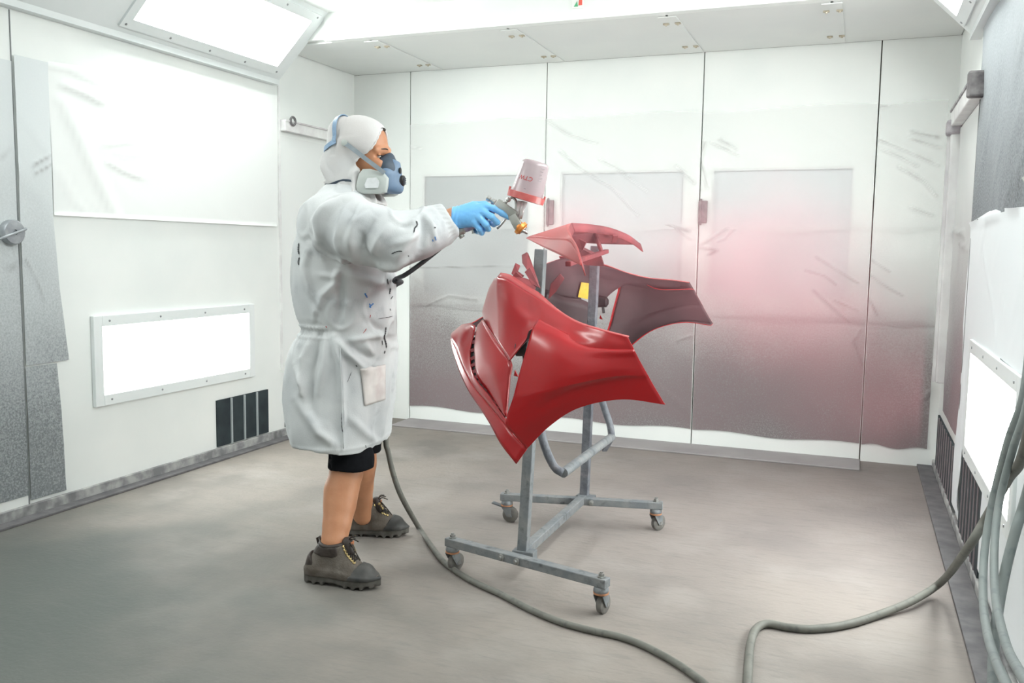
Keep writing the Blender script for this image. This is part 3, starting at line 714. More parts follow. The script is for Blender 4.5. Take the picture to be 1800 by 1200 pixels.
# return of the wing's front edge and top flange
WE = [(936, 577, -.775), (928, 604, -.795), (915, 648, -.805), (903, 695, -.81), (889, 742, -.795)]
shell('wing_return', *patch(rowsB(WE, [(a[0]+4, a[1]-1, a[2]+.04) for a in WE]), 3, 24), inner=red)
TE = [(874, 486, -.455), (890, 489, -.49), (905, 498, -.53), (925, 511, -.58), (943, 522, -.62), (978, 545, -.69), (1013, 566, -.76), (1060, 581, -.825), (1103, 592, -.85)]
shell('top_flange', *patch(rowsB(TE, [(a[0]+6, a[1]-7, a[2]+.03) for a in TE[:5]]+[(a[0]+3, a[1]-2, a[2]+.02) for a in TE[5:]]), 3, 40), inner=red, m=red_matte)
# slot with slats
SLr = rowsB(SL)[0]; FLr = rowsB(FL_[::-1])[0]
a, b = spline(SLr, 30), spline(FLr, 30)
wd_ = [(q-p) for p, q in zip(a, b)]
bk = [p-w*.6+V3((.008, .022, 0)) for p, w in list(zip(a, wd_))[:27]]+[q+w*.6+V3((.008, .022, 0)) for q, w in list(zip(b, wd_))[:27]]
for o in shell('slot_backing', bk, grid_faces(2, 27), m=black_plastic, inner=black_plastic): pass
for i in range(1, 29, 2):
    p, q = a[i]+V3((.003, .010, 0)), b[i]+V3((.003, .010, 0))
    for s in (1, -1):
        MB().bar(Bw((p.x, p.y*s, p.z)), Bw((q.x, q.y*s, q.z)), .006, .012).build('slat', red_dust, BM)
BB = rowsB([(850, 556, -.40), (866, 585, -.50), (881, 602, -.58), (893, 628, -.65)], [(838, 600, -.40), (833, 650, -.47), (850, 690, -.59), (880, 722, -.68)])
BB = [[p+V3((-.03, .035, .02 if i == 0 else 0)) for p in r_] for i, r_ in enumerate(BB)]
shell('inner_baffle', *patch(BB, 6, 30), m=inner_dark, sides=(-1,))
# crescent at the bonnet edge
fr_ = [(1022, 467, -.60), (990, 451, -.40), (957, 435, -.20), (936, 424, -.07), (925, 418, 0)]
cr_ = [(1021, 464, -.60), (1013, 440, -.49), (998, 421, -.35), (965, 419, -.17), (930, 415, 0)]
re_ = [(1022, 466, -.60), (1015, 437, -.49), (1003, 415, -.36), (999, 401, -.19), (1003, 392, 0)]
def full(row):
    n = [B(*p) for p in row]
    n = n[:-1]+[V3((n[-1].x, 0, n[-1].z))]
    return n
F1, C1, R1 = full(fr_), full(cr_), full(re_)
shell('nose_front', *patch([F1, C1], 8, 40), m=red_facet_shade, inner=red_dust, flip=None)
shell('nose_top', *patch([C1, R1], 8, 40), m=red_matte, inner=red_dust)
R2 = [p+V3((-.012, 0, -.035)) for p in R1]
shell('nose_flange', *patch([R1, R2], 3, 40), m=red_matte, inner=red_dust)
# brackets of the grille opening (both sides), struts and cross rail
def strut(name, a, b, w, h, m=red_dust, sides=(1, -1)):
    for s in sides:
        p, q = V3((a[0], a[1]*s, a[2])), V3((b[0], b[1]*s, b[2]))
        MB().bar(Bw(p), Bw(q), w, h, up=BU, bev=.003).build(name, m, BM)
strut('strut', R1[2]+V3((-.03, .02, -.03)), B(1012, 446, -.36), .024, .010, sides=(-1,))
strut('strut', V3((.05, -.30, .415)), V3((.02, -.30, .33)), .034, .012, sides=(-1,))
strut('cross_rail', V3((.02, -.31, .33)), V3((.02, .40, .33)), .022, .018, m=red_dust, sides=(1,))
def plate(name, pts, t, m=red_dust, sides=(1, -1)):
    for s in sides:
        w = [Bw((p.x, p.y*s, p.z)) for p in pts]
        n = (w[1]-w[0]).cross(w[2]-w[0]).normalized()
        MB().prism(w, n*t).build(name, m, BM)
plate('grille_bracket', [B(*p) for p in ((900, 486, -.47), (907, 478, -.47), (918, 488, -.47), (930, 492, -.47), (941, 505, -.50), (938, 512, -.52), (918, 499, -.50))], .012)
plate('grille_bracket', [B(*p) for p in ((899, 480, -.42), (906, 462, -.40), (914, 466, -.40), (910, 476, -.42), (921, 484, -.44), (911, 487, -.45))], .010)
plate('grille_bracket', [B(*p) for p in ((917, 448, -.36), (926, 443, -.36), (936, 470, -.40), (944, 494, -.44), (938, 498, -.45), (926, 474, -.42), (918, 462, -.38))], .012)
plate('grille_bracket', [B(*p) for p in ((922, 478, -.44), (931, 470, -.44), (940, 488, -.47), (948, 505, -.50), (936, 500, -.49))], .009)
plate('headlight_bracket', [B(*p) for p in ((1000, 440, .20), (1020, 436, .20), (1058, 455, .30), (1062, 468, .34), (1030, 466, .30), (1005, 456, .22))], .014, sides=(1,))
plate('headlight_bracket', [B(*p) for p in ((968, 500, .35), (985, 482, .35), (992, 490, .36), (978, 512, .36), (964, 526, .36))], .012, m=red_dust, sides=(1,))
plate('headlight_bracket', [B(*p) for p in ((1008, 432, .05), (1018, 420, .05), (1030, 426, .05), (1024, 440, .06), (1016, 446, .05))], .012, m=red_dust, sides=(1,))
for s in (1, -1):
    p = B(914, 612, -.66)
    fl = MB().lathe(Bw((p.x, p.y*s, p.z)), BF, ((-.04, .012), (-.03, .026), (.01, .028), (.014, .02)), 14).build('fog_lamp_mount', black_plastic, BM, sharp=40)
    q = B(918, 640, -.66)
    MB().bar(Bw((p.x-.01, p.y*s, p.z)), Bw((q.x-.01, q.y*s, q.z)), .014, .01).build('mount_arm', black_plastic, fl)
    for (u, v) in ((903, 660), (900, 715)):
        p = B(u, v, -.70)
        MB().prism([Bw((p.x, p.y*s, p.z)), Bw((p.x-.016, p.y*s, p.z-.004)), Bw((p.x-.004, p.y*s, p.z+.018))], BL*(.006*s)).build('clip_tab', red, BM)
# yellow sticker and grey tag on the far inside, found by looking along the pixel at the far half
bpy.context.view_layer.update()
def cast(objs, u, v, nmin=0.0):
    best = None; d = ray(u, v).normalized()
    for o in objs:
        hit, loc, nor, _ = o.ray_cast(o.matrix_world.inverted() @ CAM, d)
        if hit:
            w = o.matrix_world @ loc; t = (w-CAM).length
            if t > nmin and (best is None or t < best[0]): best = (t, w, (o.matrix_world.to_3x3() @ nor).normalized())
    return best
def decal(name, pix, objs, m, parent, lift=.004, nmin=0.0, thick=.0012):
    pts = []
    for u, v in pix:
        h = cast(objs, u, v, nmin)
        if h: pts.append(h[1] - ray(u, v).normalized()*lift)
    if len(pts) > 2:
        n = (pts[1]-pts[0]).cross(pts[2]-pts[0]).normalized()
        return MB().prism(pts, n*thick).build(name, m, parent)
far_inner = [o for o in BMESH if o.name.startswith(('cover_', 'wing'))]
decal('grey_tag', [(1020, 505), (1043, 506), (1045, 525), (1036, 532), (1022, 527)], far_inner, mat('tag_grey', (.42, .42, .44), rough=.6), BM, .006, 3.6)
decal('yellow_sticker', [(1022, 496), (1038, 498), (1033, 526), (1016, 522)], far_inner, mat('sticker_yellow', (.86, .62, .05), (.80, .52, .04), 60, .5), BM, .012, 3.6)

# ------------------------------------------------------------------ implicit modelling for soft shapes
class Field:
    def __init__(s, xs, ys, zs):
        s.g = [np.asarray(a, np.float32) for a in (xs, ys, zs)]
        s.d = np.full(tuple(len(a) for a in s.g), 0.5, np.float32)
    def _sub(s, lo, hi):
        sl = []
        for a, l, h in zip(s.g, lo, hi):
            i, j = np.searchsorted(a, l), np.searchsorted(a, h, side='right'); sl.append(slice(int(max(i-1, 0)), int(min(j+1, len(a)))))
        sl = tuple(sl)
        X, Y, Z = np.meshgrid(*[a[q] for a, q in zip(s.g, sl)], indexing='ij', copy=False)
        return sl, X, Y, Z
    def _put(s, sl, d, k, op):
        o = s.d[sl]
        if op == 'add':
            if k: h = np.maximum(k-np.abs(o-d), 0)/k; s.d[sl] = np.minimum(o, d)-h*h*k*.25
            else: s.d[sl] = np.minimum(o, d)
        else:
            d = -d
            if k: h = np.maximum(k-np.abs(o-d), 0)/k; s.d[sl] = np.maximum(o, d)+h*h*k*.25
            else: s.d[sl] = np.maximum(o, d)
    def cap(s, a, b, ra, rb=None, k=.02, op='add', flat=None):
        a, b = np.array(a[:], float), np.array(b[:], float); rb = ra if rb is None else rb
        m = max(ra, rb)+k+.03
        sl, X, Y, Z = s._sub(np.minimum(a, b)-m, np.maximum(a, b)+m)
        v = b-a; q = float(v@v)+1e-12
        t = np.clip(((X-a[0])*v[0]+(Y-a[1])*v[1]+(Z-a[2])*v[2])/q, 0, 1)
        d = np.sqrt((X-a[0]-v[0]*t)**2+(Y-a[1]-v[1]*t)**2+(Z-a[2]-v[2]*t)**2)-(ra+(rb-ra)*t)
        s._put(sl, d, k, op); return s
    def chain(s, pts, k=.02, op='add'):
        for p, q in zip(pts[:-1], pts[1:]): s.cap(p[0], q[0], p[1], q[1], k, op)
        return s
    def ell(s, c, r, k=.02, op='add', rot=None):
        c, r = np.array(c[:], float), np.array(r, float); m = float(max(r))+k+.03
        sl, X, Y, Z = s._sub(c-m, c+m)
        x, y, z = X-c[0], Y-c[1], Z-c[2]
        if rot is not None:
            R = np.array(rot); x, y, z = (R[0, 0]*x+R[0, 1]*y+R[0, 2]*z, R[1, 0]*x+R[1, 1]*y+R[1, 2]*z, R[2, 0]*x+R[2, 1]*y+R[2, 2]*z)
        k0 = np.sqrt((x/r[0])**2+(y/r[1])**2+(z/r[2])**2); k1 = np.sqrt((x/r[0]**2)**2+(y/r[1]**2)**2+(z/r[2]**2)**2)+1e-9
        s._put(sl, k0*(k0-1)/k1, k, op); return s
    def loft(s, tab, k=.02, op='add', p=2.0):
        """tab rows: z, cx, cy, a, b ; stack of (super)ellipses"""
        T = np.array(sorted(tab), float)
        lo = [(T[:, 1]-T[:, 3]).min()-k-.04, (T[:, 2]-T[:, 4]).min()-k-.04, T[0, 0]-.05]; hi = [(T[:, 1]+T[:, 3]).max()+k+.04, (T[:, 2]+T[:, 4]).max()+k+.04, T[-1, 0]+.05]
        sl, X, Y, Z = s._sub(lo, hi)
        zz = Z[0, 0, :]; f = [smooth_interp(zz, T[:, 0], T[:, i]) for i in range(1, 5)]
        x, y = (X-f[0])/f[2], (Y-f[1])/f[3]
        rr = (np.abs(x)**p+np.abs(y)**p)**(1/p)
        d = (rr-1)*np.minimum(f[2], f[3])
        d = np.maximum(d, np.maximum(T[0, 0]-Z, Z-T[-1, 0]))
        s._put(sl, d, k, op); return s
    def func(s, fn, lo, hi, k=.0, op='add'):
        sl, X, Y, Z = s._sub(lo, hi); s._put(sl, fn(X, Y, Z), k, op); return s
    def mesh(s):
        D = s.d; nx, ny, nz = D.shape; I = D < 0
        c8 = [(a, b, c) for a in (0, 1) for b in (0, 1) for c in (0, 1)]
        cnt = np.zeros((nx-1, ny-1, nz-1), np.int8)
        for a, b, c in c8: cnt += I[a:nx-1+a, b:ny-1+b, c:nz-1+c]
        act = np.argwhere((cnt > 0) & (cnt < 8)); n = len(act)
        idx = np.full(cnt.shape, -1, np.int32); idx[act[:, 0], act[:, 1], act[:, 2]] = np.arange(n)
        val = {c: D[act[:, 0]+c[0], act[:, 1]+c[1], act[:, 2]+c[2]] for c in c8}
        pos = {c: np.stack([s.g[i][act[:, i]+c[i]] for i in range(3)], 1) for c in c8}
        acc = np.zeros((n, 3)); m = np.zeros(n)
        for c in c8:
            for ax in range(3):
                if c[ax] == 0:
                    e = list(c); e[ax] = 1; e = tuple(e)
                    f0, f1 = val[c], val[e]; w = (f0 < 0) != (f1 < 0)
                    t = np.where(w, f0/np.where(w, f0-f1, 1), 0)[:, None]
                    acc += np.where(w[:, None], pos[c]*(1-t)+pos[e]*t, 0); m += w
        V = acc/m[:, None]; F = []
        for ax in range(3):
            o = [i for i in range(3) if i != ax]
            A = I[tuple(slice(0, -1) if i == ax else slice(1, -1) for i in range(3))]
            Bq = I[tuple(slice(1, None) if i == ax else slice(1, -1) for i in range(3))]
            e = np.argwhere(A != Bq)
            if not len(e): continue
            sg = A[e[:, 0], e[:, 1], e[:, 2]]
            base = e.copy(); base[:, o[0]] += 1; base[:, o[1]] += 1
            def cell(d0, d1):
                q = base.copy(); q[:, o[0]] -= d0; q[:, o[1]] -= d1; return idx[q[:, 0], q[:, 1], q[:, 2]]
            Q = np.stack([cell(1, 1), cell(0, 1), cell(0, 0), cell(1, 0)], 1)
            fl = sg if ax != 1 else ~sg
            Q[~fl] = Q[~fl][:, ::-1]; F.append(Q)
        return V, np.vstack(F)
def smooth_interp(x, xp, fp):
    i = np.clip(np.searchsorted(xp, x, side='right')-1, 0, len(xp)-2)
    m = np.gradient(fp, xp); h = xp[i+1]-xp[i]; t = np.clip((x-xp[i])/h, 0, 1)
    return ((2*t**3-3*t**2+1)*fp[i]+(t**3-2*t**2+t)*h*m[i]+(-2*t**3+3*t**2)*fp[i+1]+(t**3-t**2)*h*m[i+1]).astype(np.float32)
def axis_grid(lo, hi, step, flo=None, fhi=None, fstep=None):
    if flo is None: return np.arange(lo, hi+step, step)
    return np.unique(np.round(np.r_[np.arange(lo, flo, step), np.arange(flo, fhi, fstep), np.arange(fhi, hi+step, step)], 5))
def vnormals(V, F):
    n = np.cross(V[F[:, 2]]-V[F[:, 0]], V[F[:, 3]]-V[F[:, 1]]); N = np.zeros_like(V)
    for i in range(4): np.add.at(N, F[:, i], n)
    return N/(np.linalg.norm(N, axis=1)[:, None]+1e-12)
def relax(V, F, it=2, w=.5):
    e = np.vstack([F[:, [0, 1]], F[:, [1, 2]], F[:, [2, 3]], F[:, [3, 0]]])
    for _ in range(it):
        A = np.zeros_like(V); c = np.zeros(len(V))
        np.add.at(A, e[:, 0], V[e[:, 1]]); np.add.at(A, e[:, 1], V[e[:, 0]]); np.add.at(c, e[:, 0], 1); np.add.at(c, e[:, 1], 1)
        V = V*(1-w)+w*A/c[:, None]
    return V
def vnoise(P, seed=0):
    """smooth value noise for arrays of points"""
    i = np.floor(P).astype(np.int64); f = P-i; f = f*f*(3-2*f)
    def h(a): 
        q = (a[:, 0]*73856093) ^ (a[:, 1]*19349663) ^ (a[:, 2]*83492791) ^ (seed*2654435)
        q = (q ^ (q >> 13))*1274126177 & 0x7fffffff
        return (q % 100003)/100003.0*2-1
    r = 0
    for dx in (0, 1):
        for dy in (0, 1):
            for dz in (0, 1):
                w = (f[:, 0] if dx else 1-f[:, 0])*(f[:, 1] if dy else 1-f[:, 1])*(f[:, 2] if dz else 1-f[:, 2])
                r = r + w*h(i+np.array([dx, dy, dz]))
    return r

# ------------------------------------------------------------------ the painter
PHI = math.radians(12)
PO = Vector((-1.83, 3.04, 0)); FW = Vector((math.cos(PHI), math.sin(PHI), 0)); LF = Vector((-math.sin(PHI), math.cos(PHI), 0))
def P(u, v, l):
    """pixel on the plane l metres to the painter's left -> painter coordinates (forward, left, up)"""
    d = ray(u, v); q = CAM + d*(((PO-CAM).dot(LF)+l)/d.dot(LF)) - PO
    return Vector((q.dot(FW), q.dot(LF), q.z))
PM = Matrix(((FW.x, LF.x, 0, PO.x), (FW.y, LF.y, 0, PO.y), (0, 0, 1, 0), (0, 0, 0, 1)))
def Pw(p): return PO + FW*p[0] + LF*p[1] + Vector((0, 0, p[2]))
def pobj(name, V, F, m, parent, smooth=True, disp=None, it=1):
    if it: V = relax(V, F, it)
    if disp is not None:
        N_ = vnormals(V, F); V = V + N_*disp(V, N_)[:, None]
    R = np.array([FW[:], LF[:], (0, 0, 1)]); Wv = V@R+np.array(PO[:])
    me = bpy.data.meshes.new(name)
    me.vertices.add(len(Wv)); me.vertices.foreach_set('co', Wv.astype(np.float32).ravel())
    me.loops.add(F.size); me.loops.foreach_set('vertex_index', F.astype(np.int32).ravel())
    me.polygons.add(len(F)); me.polygons.foreach_set('loop_start', np.arange(0, F.size, 4, dtype=np.int32))
    me.update(calc_edges=True); me.validate()
    return link(name, me, m, parent, smooth)
def mirror(v): return Vector((v[0], -v[1], v[2]))

skin = mat('skin', (.50, .235, .125), (.43, .19, .095), 16, .5, bump=.05, bscale=120)
skin.node_tree.nodes['Principled BSDF'].inputs['Subsurface Weight'].default_value = .15
skin.node_tree.nodes['Principled BSDF'].inputs['Subsurface Radius'].default_value = (.01, .004, .002)
coat_m = mat('coverall_fabric_dirty', (.56, .575, .58), (.45, .47, .485), 5.5, .85, bump=.10, bscale=220, lo=.42, hi=.72, c3=(.35, .365, .38), s3=11, lo3=.60, hi3=.82)
hood_m = mat('hood_fabric', (.52, .50, .49), (.60, .60, .60), 6, .85, bump=.08, bscale=220)
shorts_m = mat('black_shorts', (.005, .0055, .007), (.009, .0095, .012), 30, .9, bump=.1, bscale=150, spec=.12)
glove_m = mat('blue_nitrile', (.16, .46, .84), (.20, .52, .88), 10, .38, bump=.12, bscale=90)
PR = tag(empty('person', PO), 'painter in dirty white hooded coat and respirator spraying the red bumper', 'person')

# body: one continuous surface
kneeN, kneeF = P(608, 828, -.20), P(636, 815, .20)
legN = [(V3((-.05, -.10, .84)), .088), (V3((-.02, -.115, .55)), .066), (P(609, 831, -.14), .057), (P(600, 862, -.165), .060), (P(597, 890, -.19), .055), (P(592, 922, -.225), .047), (P(587, 953, -.256), .042), (P(588, 966, -.258), .034)]
legF = [(V3((-.05, .10, .84)), .088), (V3((-.03, .135, .55)), .070), (P(636, 815, .165), .055), (P(632, 836, .185), .056), (P(632, 858, .205), .052), (P(634, 880, .235), .045), (P(637, 900, .256), .040), (P(638, 908, .258), .034)]
shR, elR, wrR, haR = V3((-.05, -.165, 1.385)), V3((.21, -.295, 1.255)), P(794, 382, -.12), P(818, 380, -.118)
shL, elL, wrL, haL = V3((-.05, .165, 1.385)), V3((-.15, .255, 1.10)), V3((-.03, .215, .985)), V3((.01, .20, .955))
fb = Field(axis_grid(-.34, .52, .009, -.11, .175, .0032), axis_grid(-.38, .38, .009, -.10, .10, .0032), axis_grid(.03, 1.80, .009, 1.44, 1.79, .0032))
fb.loft([(.78, -.06, 0, .13, .17), (.95, -.05, 0, .12, .155), (1.10, -.05, 0, .12, .16), (1.28, -.06, 0, .125, .18), (1.40, -.06, 0, .10, .17), (1.46, -.055, 0, .06, .08)], k=.03)
for lg in (legN, legF): fb.chain(lg, k=.03)
for (a, b, c, d) in ((shR, elR, wrR, haR), (shL, elL, wrL, haL)):
    fb.chain([(a, .06), (b, .043), (c, .028), (d, .026)], k=.03)
fb.cap((-.055, 0, 1.42), (-.01, 0, 1.58), .062, .058, k=.03)
fb.ell((.008, 0, 1.658), (.103, .079, .094), k=.02)
fb.ell((.055, 0, 1.585), (.062, .066, .085), k=.03)
fb.ell((.078, 0, 1.505), (.035, .040, .032), k=.035)
for s in (-1, 1):
    fb.ell((.088, s*.043, 1.572), (.028, .026, .030), k=.02)                        # cheek
    fb.ell((.114, s*.036, 1.602), (.025, .026, .0125), k=.010, op='sub')
    fb.ell((.101, s*.060, 1.603), (.017, .020, .0105), k=.010, op='sub')             # eye socket
    fb.cap((.112, s*.012, 1.632), (.086, s*.056, 1.628), .012, .010, k=.012)         # brow ridge
    fb.ell((-.012, s*.081, 1.60), (.024, .008, .034), k=.006)                       # ear
    fb.cap((.099, s*.018, 1.6120), (.094, s*.050, 1.6100), .0048, .004, k=.004)       # upper lid
    fb.cap((.098, s*.020, 1.5940), (.093, s*.048, 1.5935), .0036, .003, k=.004)       # lower lid
    fb.ell((.137, s*.012, 1.561), (.010, .010, .008), k=.006)                       # nostril wing
fb.cap((.112, 0, 1.622), (.145, 0, 1.568), .0095, .0125, k=.014)                     # nose
fb.cap((.112, -.020, 1.530), (.112, .020, 1.530), .007, k=.006)
fb.cap((.110, -.017, 1.518), (.110, .017, 1.518), .008, k=.006)
V, F = fb.mesh()
body = pobj('body', V, F, skin, PR)
eye_w = mat('eye_white', (.36, .32, .30), rough=.25); iris_m = mat('iris_dark', (.03, .015, .01), rough=.15); hair_m = mat('dark_hair', (.02, .016, .014), rough=.7)
for s in (-1, 1):
    e = MB().lathe(Pw((.0880, s*.034, 1.6025)), FW, [(-.0125*math.cos(a), .0125*math.sin(a)) for a in np.linspace(.02, math.pi-.02, 12)], 18).build('eye', eye_w, PR, smooth=True)
    dr = (FW*.88+Vector((0, 0, -.40))).normalized()
    MB().lathe(Pw((.0880, s*.034, 1.6025)), dr, ((.0085, .0092), (.0112, .0066), (.0131, .003)), 14).build('iris', iris_m, e)
    MB().tube([Pw((.1015, s*.020, 1.6080)), Pw((.1020, s*.034, 1.6088)), Pw((.0950, s*.050, 1.6060))], [.0012, .0019, .0009], 6).build('eyelash', hair_m, PR, smooth=True)
    MB().tube(spline([Pw((.1215, s*.012, 1.628)), Pw((.117, s*.028, 1.6335)), Pw((.097, s*.055, 1.629))], 9), [.0012, .002, .0026, .0028, .0028, .0024, .002, .0014, .0006], 6).build('eyebrow', hair_m, PR, smooth=True)
MB().tube(spline([Pw((.080, -.055, 1.70)), Pw((.094, -.03, 1.708)), Pw((.099, 0, 1.712)), Pw((.094, .03, 1.708)), Pw((.080, .055, 1.70))], 14), [.002]+[.005]*12+[.002], 8).build('hair', hair_m, PR, smooth=True)

# coat
rings = [(326, 577, 652, .095), (338, 565, 657, .13), (352, 551, 662, .17), (375, 536, 668, .205), (420, 528, 686, .222), (486, 520, 692, .228), (551, 527, 697, .23), (577, 534, 698, .222), (600, 522, 697, .232), (650, 509, 695, .25), (707, 507, 691, .268), (745, 513, 687, .275), (790, 527, 682, .272)]
tab = []
for v, u1, u2, b in rings:
    a0, a1 = P(u1, v, 0), P(u2, v, 0); e = (a1.x-a0.x)/2
    tab.append(((a0.z+a1.z)/2, (a0.x+a1.x)/2, 0, math.sqrt(max(e*e-(.34*b)**2, .004)), b))
HEM = .487
fc = Field(axis_grid(-.40, .47, .0058), axis_grid(-.44, .42, .0058), axis_grid(.42, 1.58, .0058))
fc.loft([(HEM-.06, *tab[-1][1:])]+tab, k=.0, p=2.45)
slR = [(V3((-.06, -.15, 1.365)), .092), (V3((.03, -.225, 1.340)), .096), (V3((.13, -.275, 1.30)), .096), (V3((.225, -.285, 1.282)), .091), (V3((.305, -.215, 1.310)), .078), (P(768, 397, -.14), .065), (P(782, 391, -.127), .050), (P(790, 387, -.122), .046)]
fc.chain(slR, k=.05)
fc.chain([(V3((-.06, .15, 1.365)), .09), (V3((-.11, .235, 1.20)), .088), (V3((-.145, .25, 1.09)), .080), (V3((-.08, .225, 1.02)), .058), (V3((-.04, .215, .99)), .045)], k=.05)
# collar gathered under the hood
# hollow skirt, cut hem, cut cuffs
def hem_fn(X, Y, Z): return Z-(HEM+.020*np.clip(-X/.3, -.5, 1)+.004*np.sin(17*X+9*Y))
fc.func(hem_fn, (-.5, -.5, .3), (.5, .5, .6), op='sub')
fc.loft([(HEM-.1, tab[-1][1], 0, tab[-1][3]-.016, tab[-1][4]-.016), (HEM, tab[-1][1], 0, tab[-1][3]-.016, tab[-1][4]-.016), (HEM+.12, tab[-2][1], 0, tab[-2][3]-.03, tab[-2][4]-.03)], k=.0, op='sub', p=2.45)
cu0, cu1 = P(786, 388.5, -.125), P(806, 377, -.112)
dcu = (cu1-cu0).normalized()
def cuff_fn(X, Y, Z): return -((X-cu0.x-dcu.x*.012)*dcu.x+(Y-cu0.y-dcu.y*.012)*dcu.y+(Z-cu0.z-dcu.z*.012)*dcu.z)
fc.func(cuff_fn, (cu0.x-.07, cu0.y-.07, cu0.z-.07), (cu0.x+.09, cu0.y+.09, cu0.z+.09), op='sub')
fc.cap(cu0-dcu*.01, cu1+dcu*.03, .037, .037, k=0, op='sub')
fc.cap((-.05, .217, .994), (.04, .19, .93), .036, .036, k=0, op='sub')
V, F = fc.mesh()
# folds, read off the photograph: pixel polylines on the side we see, (points, depth, width px)
FOLDS = [([(640, 350), (612, 372), (600, 420), (606, 455), (618, 470)], .012, 9), ([(655, 372), (628, 392), (618, 420), (622, 452)], .010, 8), ([(587, 345), (566, 385), (560, 430), (572, 465)], .008, 8),
 ([(632, 345), (600, 352), (572, 372), (552, 400)], .007, 7), ([(625, 400), (640, 440), (665, 470)], -.010, 7), ([(660, 380), (640, 410), (628, 440), (640, 458)], -.008, 8), ([(690, 392), (668, 420), (650, 448)], .008, 8),
 ([(730, 385), (722, 410), (705, 440), (690, 460)], .007, 8), ([(742, 382), (745, 405), (738, 440)], -.006, 6), ([(745, 376), (758, 395), (765, 425)], .006, 6), ([(660, 470), (690, 468), (720, 455)], .009, 7), ([(700, 395), (730, 400)], -.005, 6), ([(690, 430), (716, 420), (736, 412)], .005, 6),
 ([(598, 470), (590, 500), (568, 520), (555, 560)], .010, 7), ([(598, 476), (600, 520), (596, 570)], -.008, 6), ([(545, 430), (535, 470), (548, 520), (562, 575)], .007, 7), ([(610, 480), (640, 492), (672, 500)], .007, 7), ([(600, 480), (585, 486), (560, 482)], .006, 6),
 ([(590, 592), (612, 622), (640, 650)], .011, 6), ([(585, 592), (600, 640), (602, 700)], .010, 6), ([(572, 590), (570, 640), (560, 690)], .009, 6), ([(552, 588), (535, 630), (530, 690)], .009, 6), ([(600, 596), (635, 620), (660, 632)], -.007, 6), ([(562, 592), (548, 650), (545, 720)], -.007, 6),
 ([(602, 690), (604, 740), (602, 790)], .005, 3), ([(520, 640), (535, 680), (533, 700)], .009, 6), ([(610, 600), (660, 590), (695, 586)], .006, 6), ([(610, 730), (640, 760), (665, 778)], .006, 8), ([(640, 560), (670, 580), (690, 600)], -.006, 7), ([(640, 600), (655, 628)], .006, 6), ([(520, 700), (560, 760), (590, 782)], .008, 8), ([(685, 640), (672, 700), (668, 770)], .006, 7), ([(545, 520), (560, 545), (556, 572)], -.006, 5)]
def coat_disp(V, N_):
    W3 = V@np.array([FW[:], LF[:], (0, 0, 1)])+np.array(PO[:])
    q = W3-np.array(CAM[:]); w = q@np.array(CF[:]); U_ = 900+FPX*(q@np.array(CR[:]))/w; V_ = 600-FPX*(q@np.array(CU[:]))/w
    near = np.clip(-(N_@np.array([-.327, .961, -.1]))*2.2, 0, 1)      # the side turned to the camera carries the folds read off the photo
    d = np.zeros(len(V))
    for pl, am, wd in FOLDS:
        dd = np.full(len(V), 1e9); tt = np.zeros(len(V)); n = len(pl)-1
        for i, ((ax, ay), (bx, by)) in enumerate(zip(pl[:-1], pl[1:])):
            vx, vy = bx-ax, by-ay; t = np.clip(((U_-ax)*vx+(V_-ay)*vy)/(vx*vx+vy*vy), 0, 1)
            e = np.hypot(U_-ax-vx*t, V_-ay-vy*t); s_ = e < dd; dd = np.where(s_, e, dd); tt = np.where(s_, (i+t)/n, tt)
        d += 2.3*am*np.exp(-(dd/wd)**2)*np.sqrt(np.clip(np.sin(np.pi*np.clip(tt, .03, .97)), 0, 1))*near
    x, y, z = V.T
    th = np.arctan2(y, x+.07)
    sk = np.clip((.93-z)/.12, 0, 1)*np.clip((z-.45)/.1, 0.3, 1)
    d += .006*sk*vnoise(np.stack([th*4.2, z*2.0, z*0+3], 1), 3)+.003*sk*vnoise(np.stack([th*9, z*3.0, z*0+7], 1), 4)
    d += .005*(1-sk)*vnoise(np.stack([x*7+y*3, y*7, z*6], 1), 5)+.0028*vnoise(np.stack([x*16, y*16+z*6, z*12], 1), 6)
    r_ = 1-np.abs(vnoise(np.stack([x*9+z*4, y*9, z*7-x*3], 1), 8)); d += .006*np.clip(r_-.82, 0, 1)/.18*(1-sk*.5)
    wb_ = np.exp(-((z-.937)/.022)**2)*np.clip((-.02-x)/.05, 0, 1)       # gathered elastic at the back
    d += wb_*(.004*np.sin(th*85)-.004)
    d += .006*np.exp(-((z-.955)/.006)**2)*np.clip((-.02-x)/.05, 0, 1)+.006*np.exp(-((z-.918)/.006)**2)*np.clip((-.02-x)/.05, 0, 1)
    cd_ = (V-np.array(cu0[:]))@np.array(dcu[:]); dist = np.linalg.norm(V-np.array(cu0[:]), axis=1)
    cuf = np.exp(-((cd_+.012)/.014)**2)*(dist < .09)
    d += cuf*(.003*np.sin(np.arctan2(y-cu0.y, z-cu0.z)*26)-.004)
    d += .003*np.exp(-((z-HEM-.018)/.006)**2)
    return d
coat = pobj('coat', V, F, coat_m, PR, disp=coat_disp, it=1)

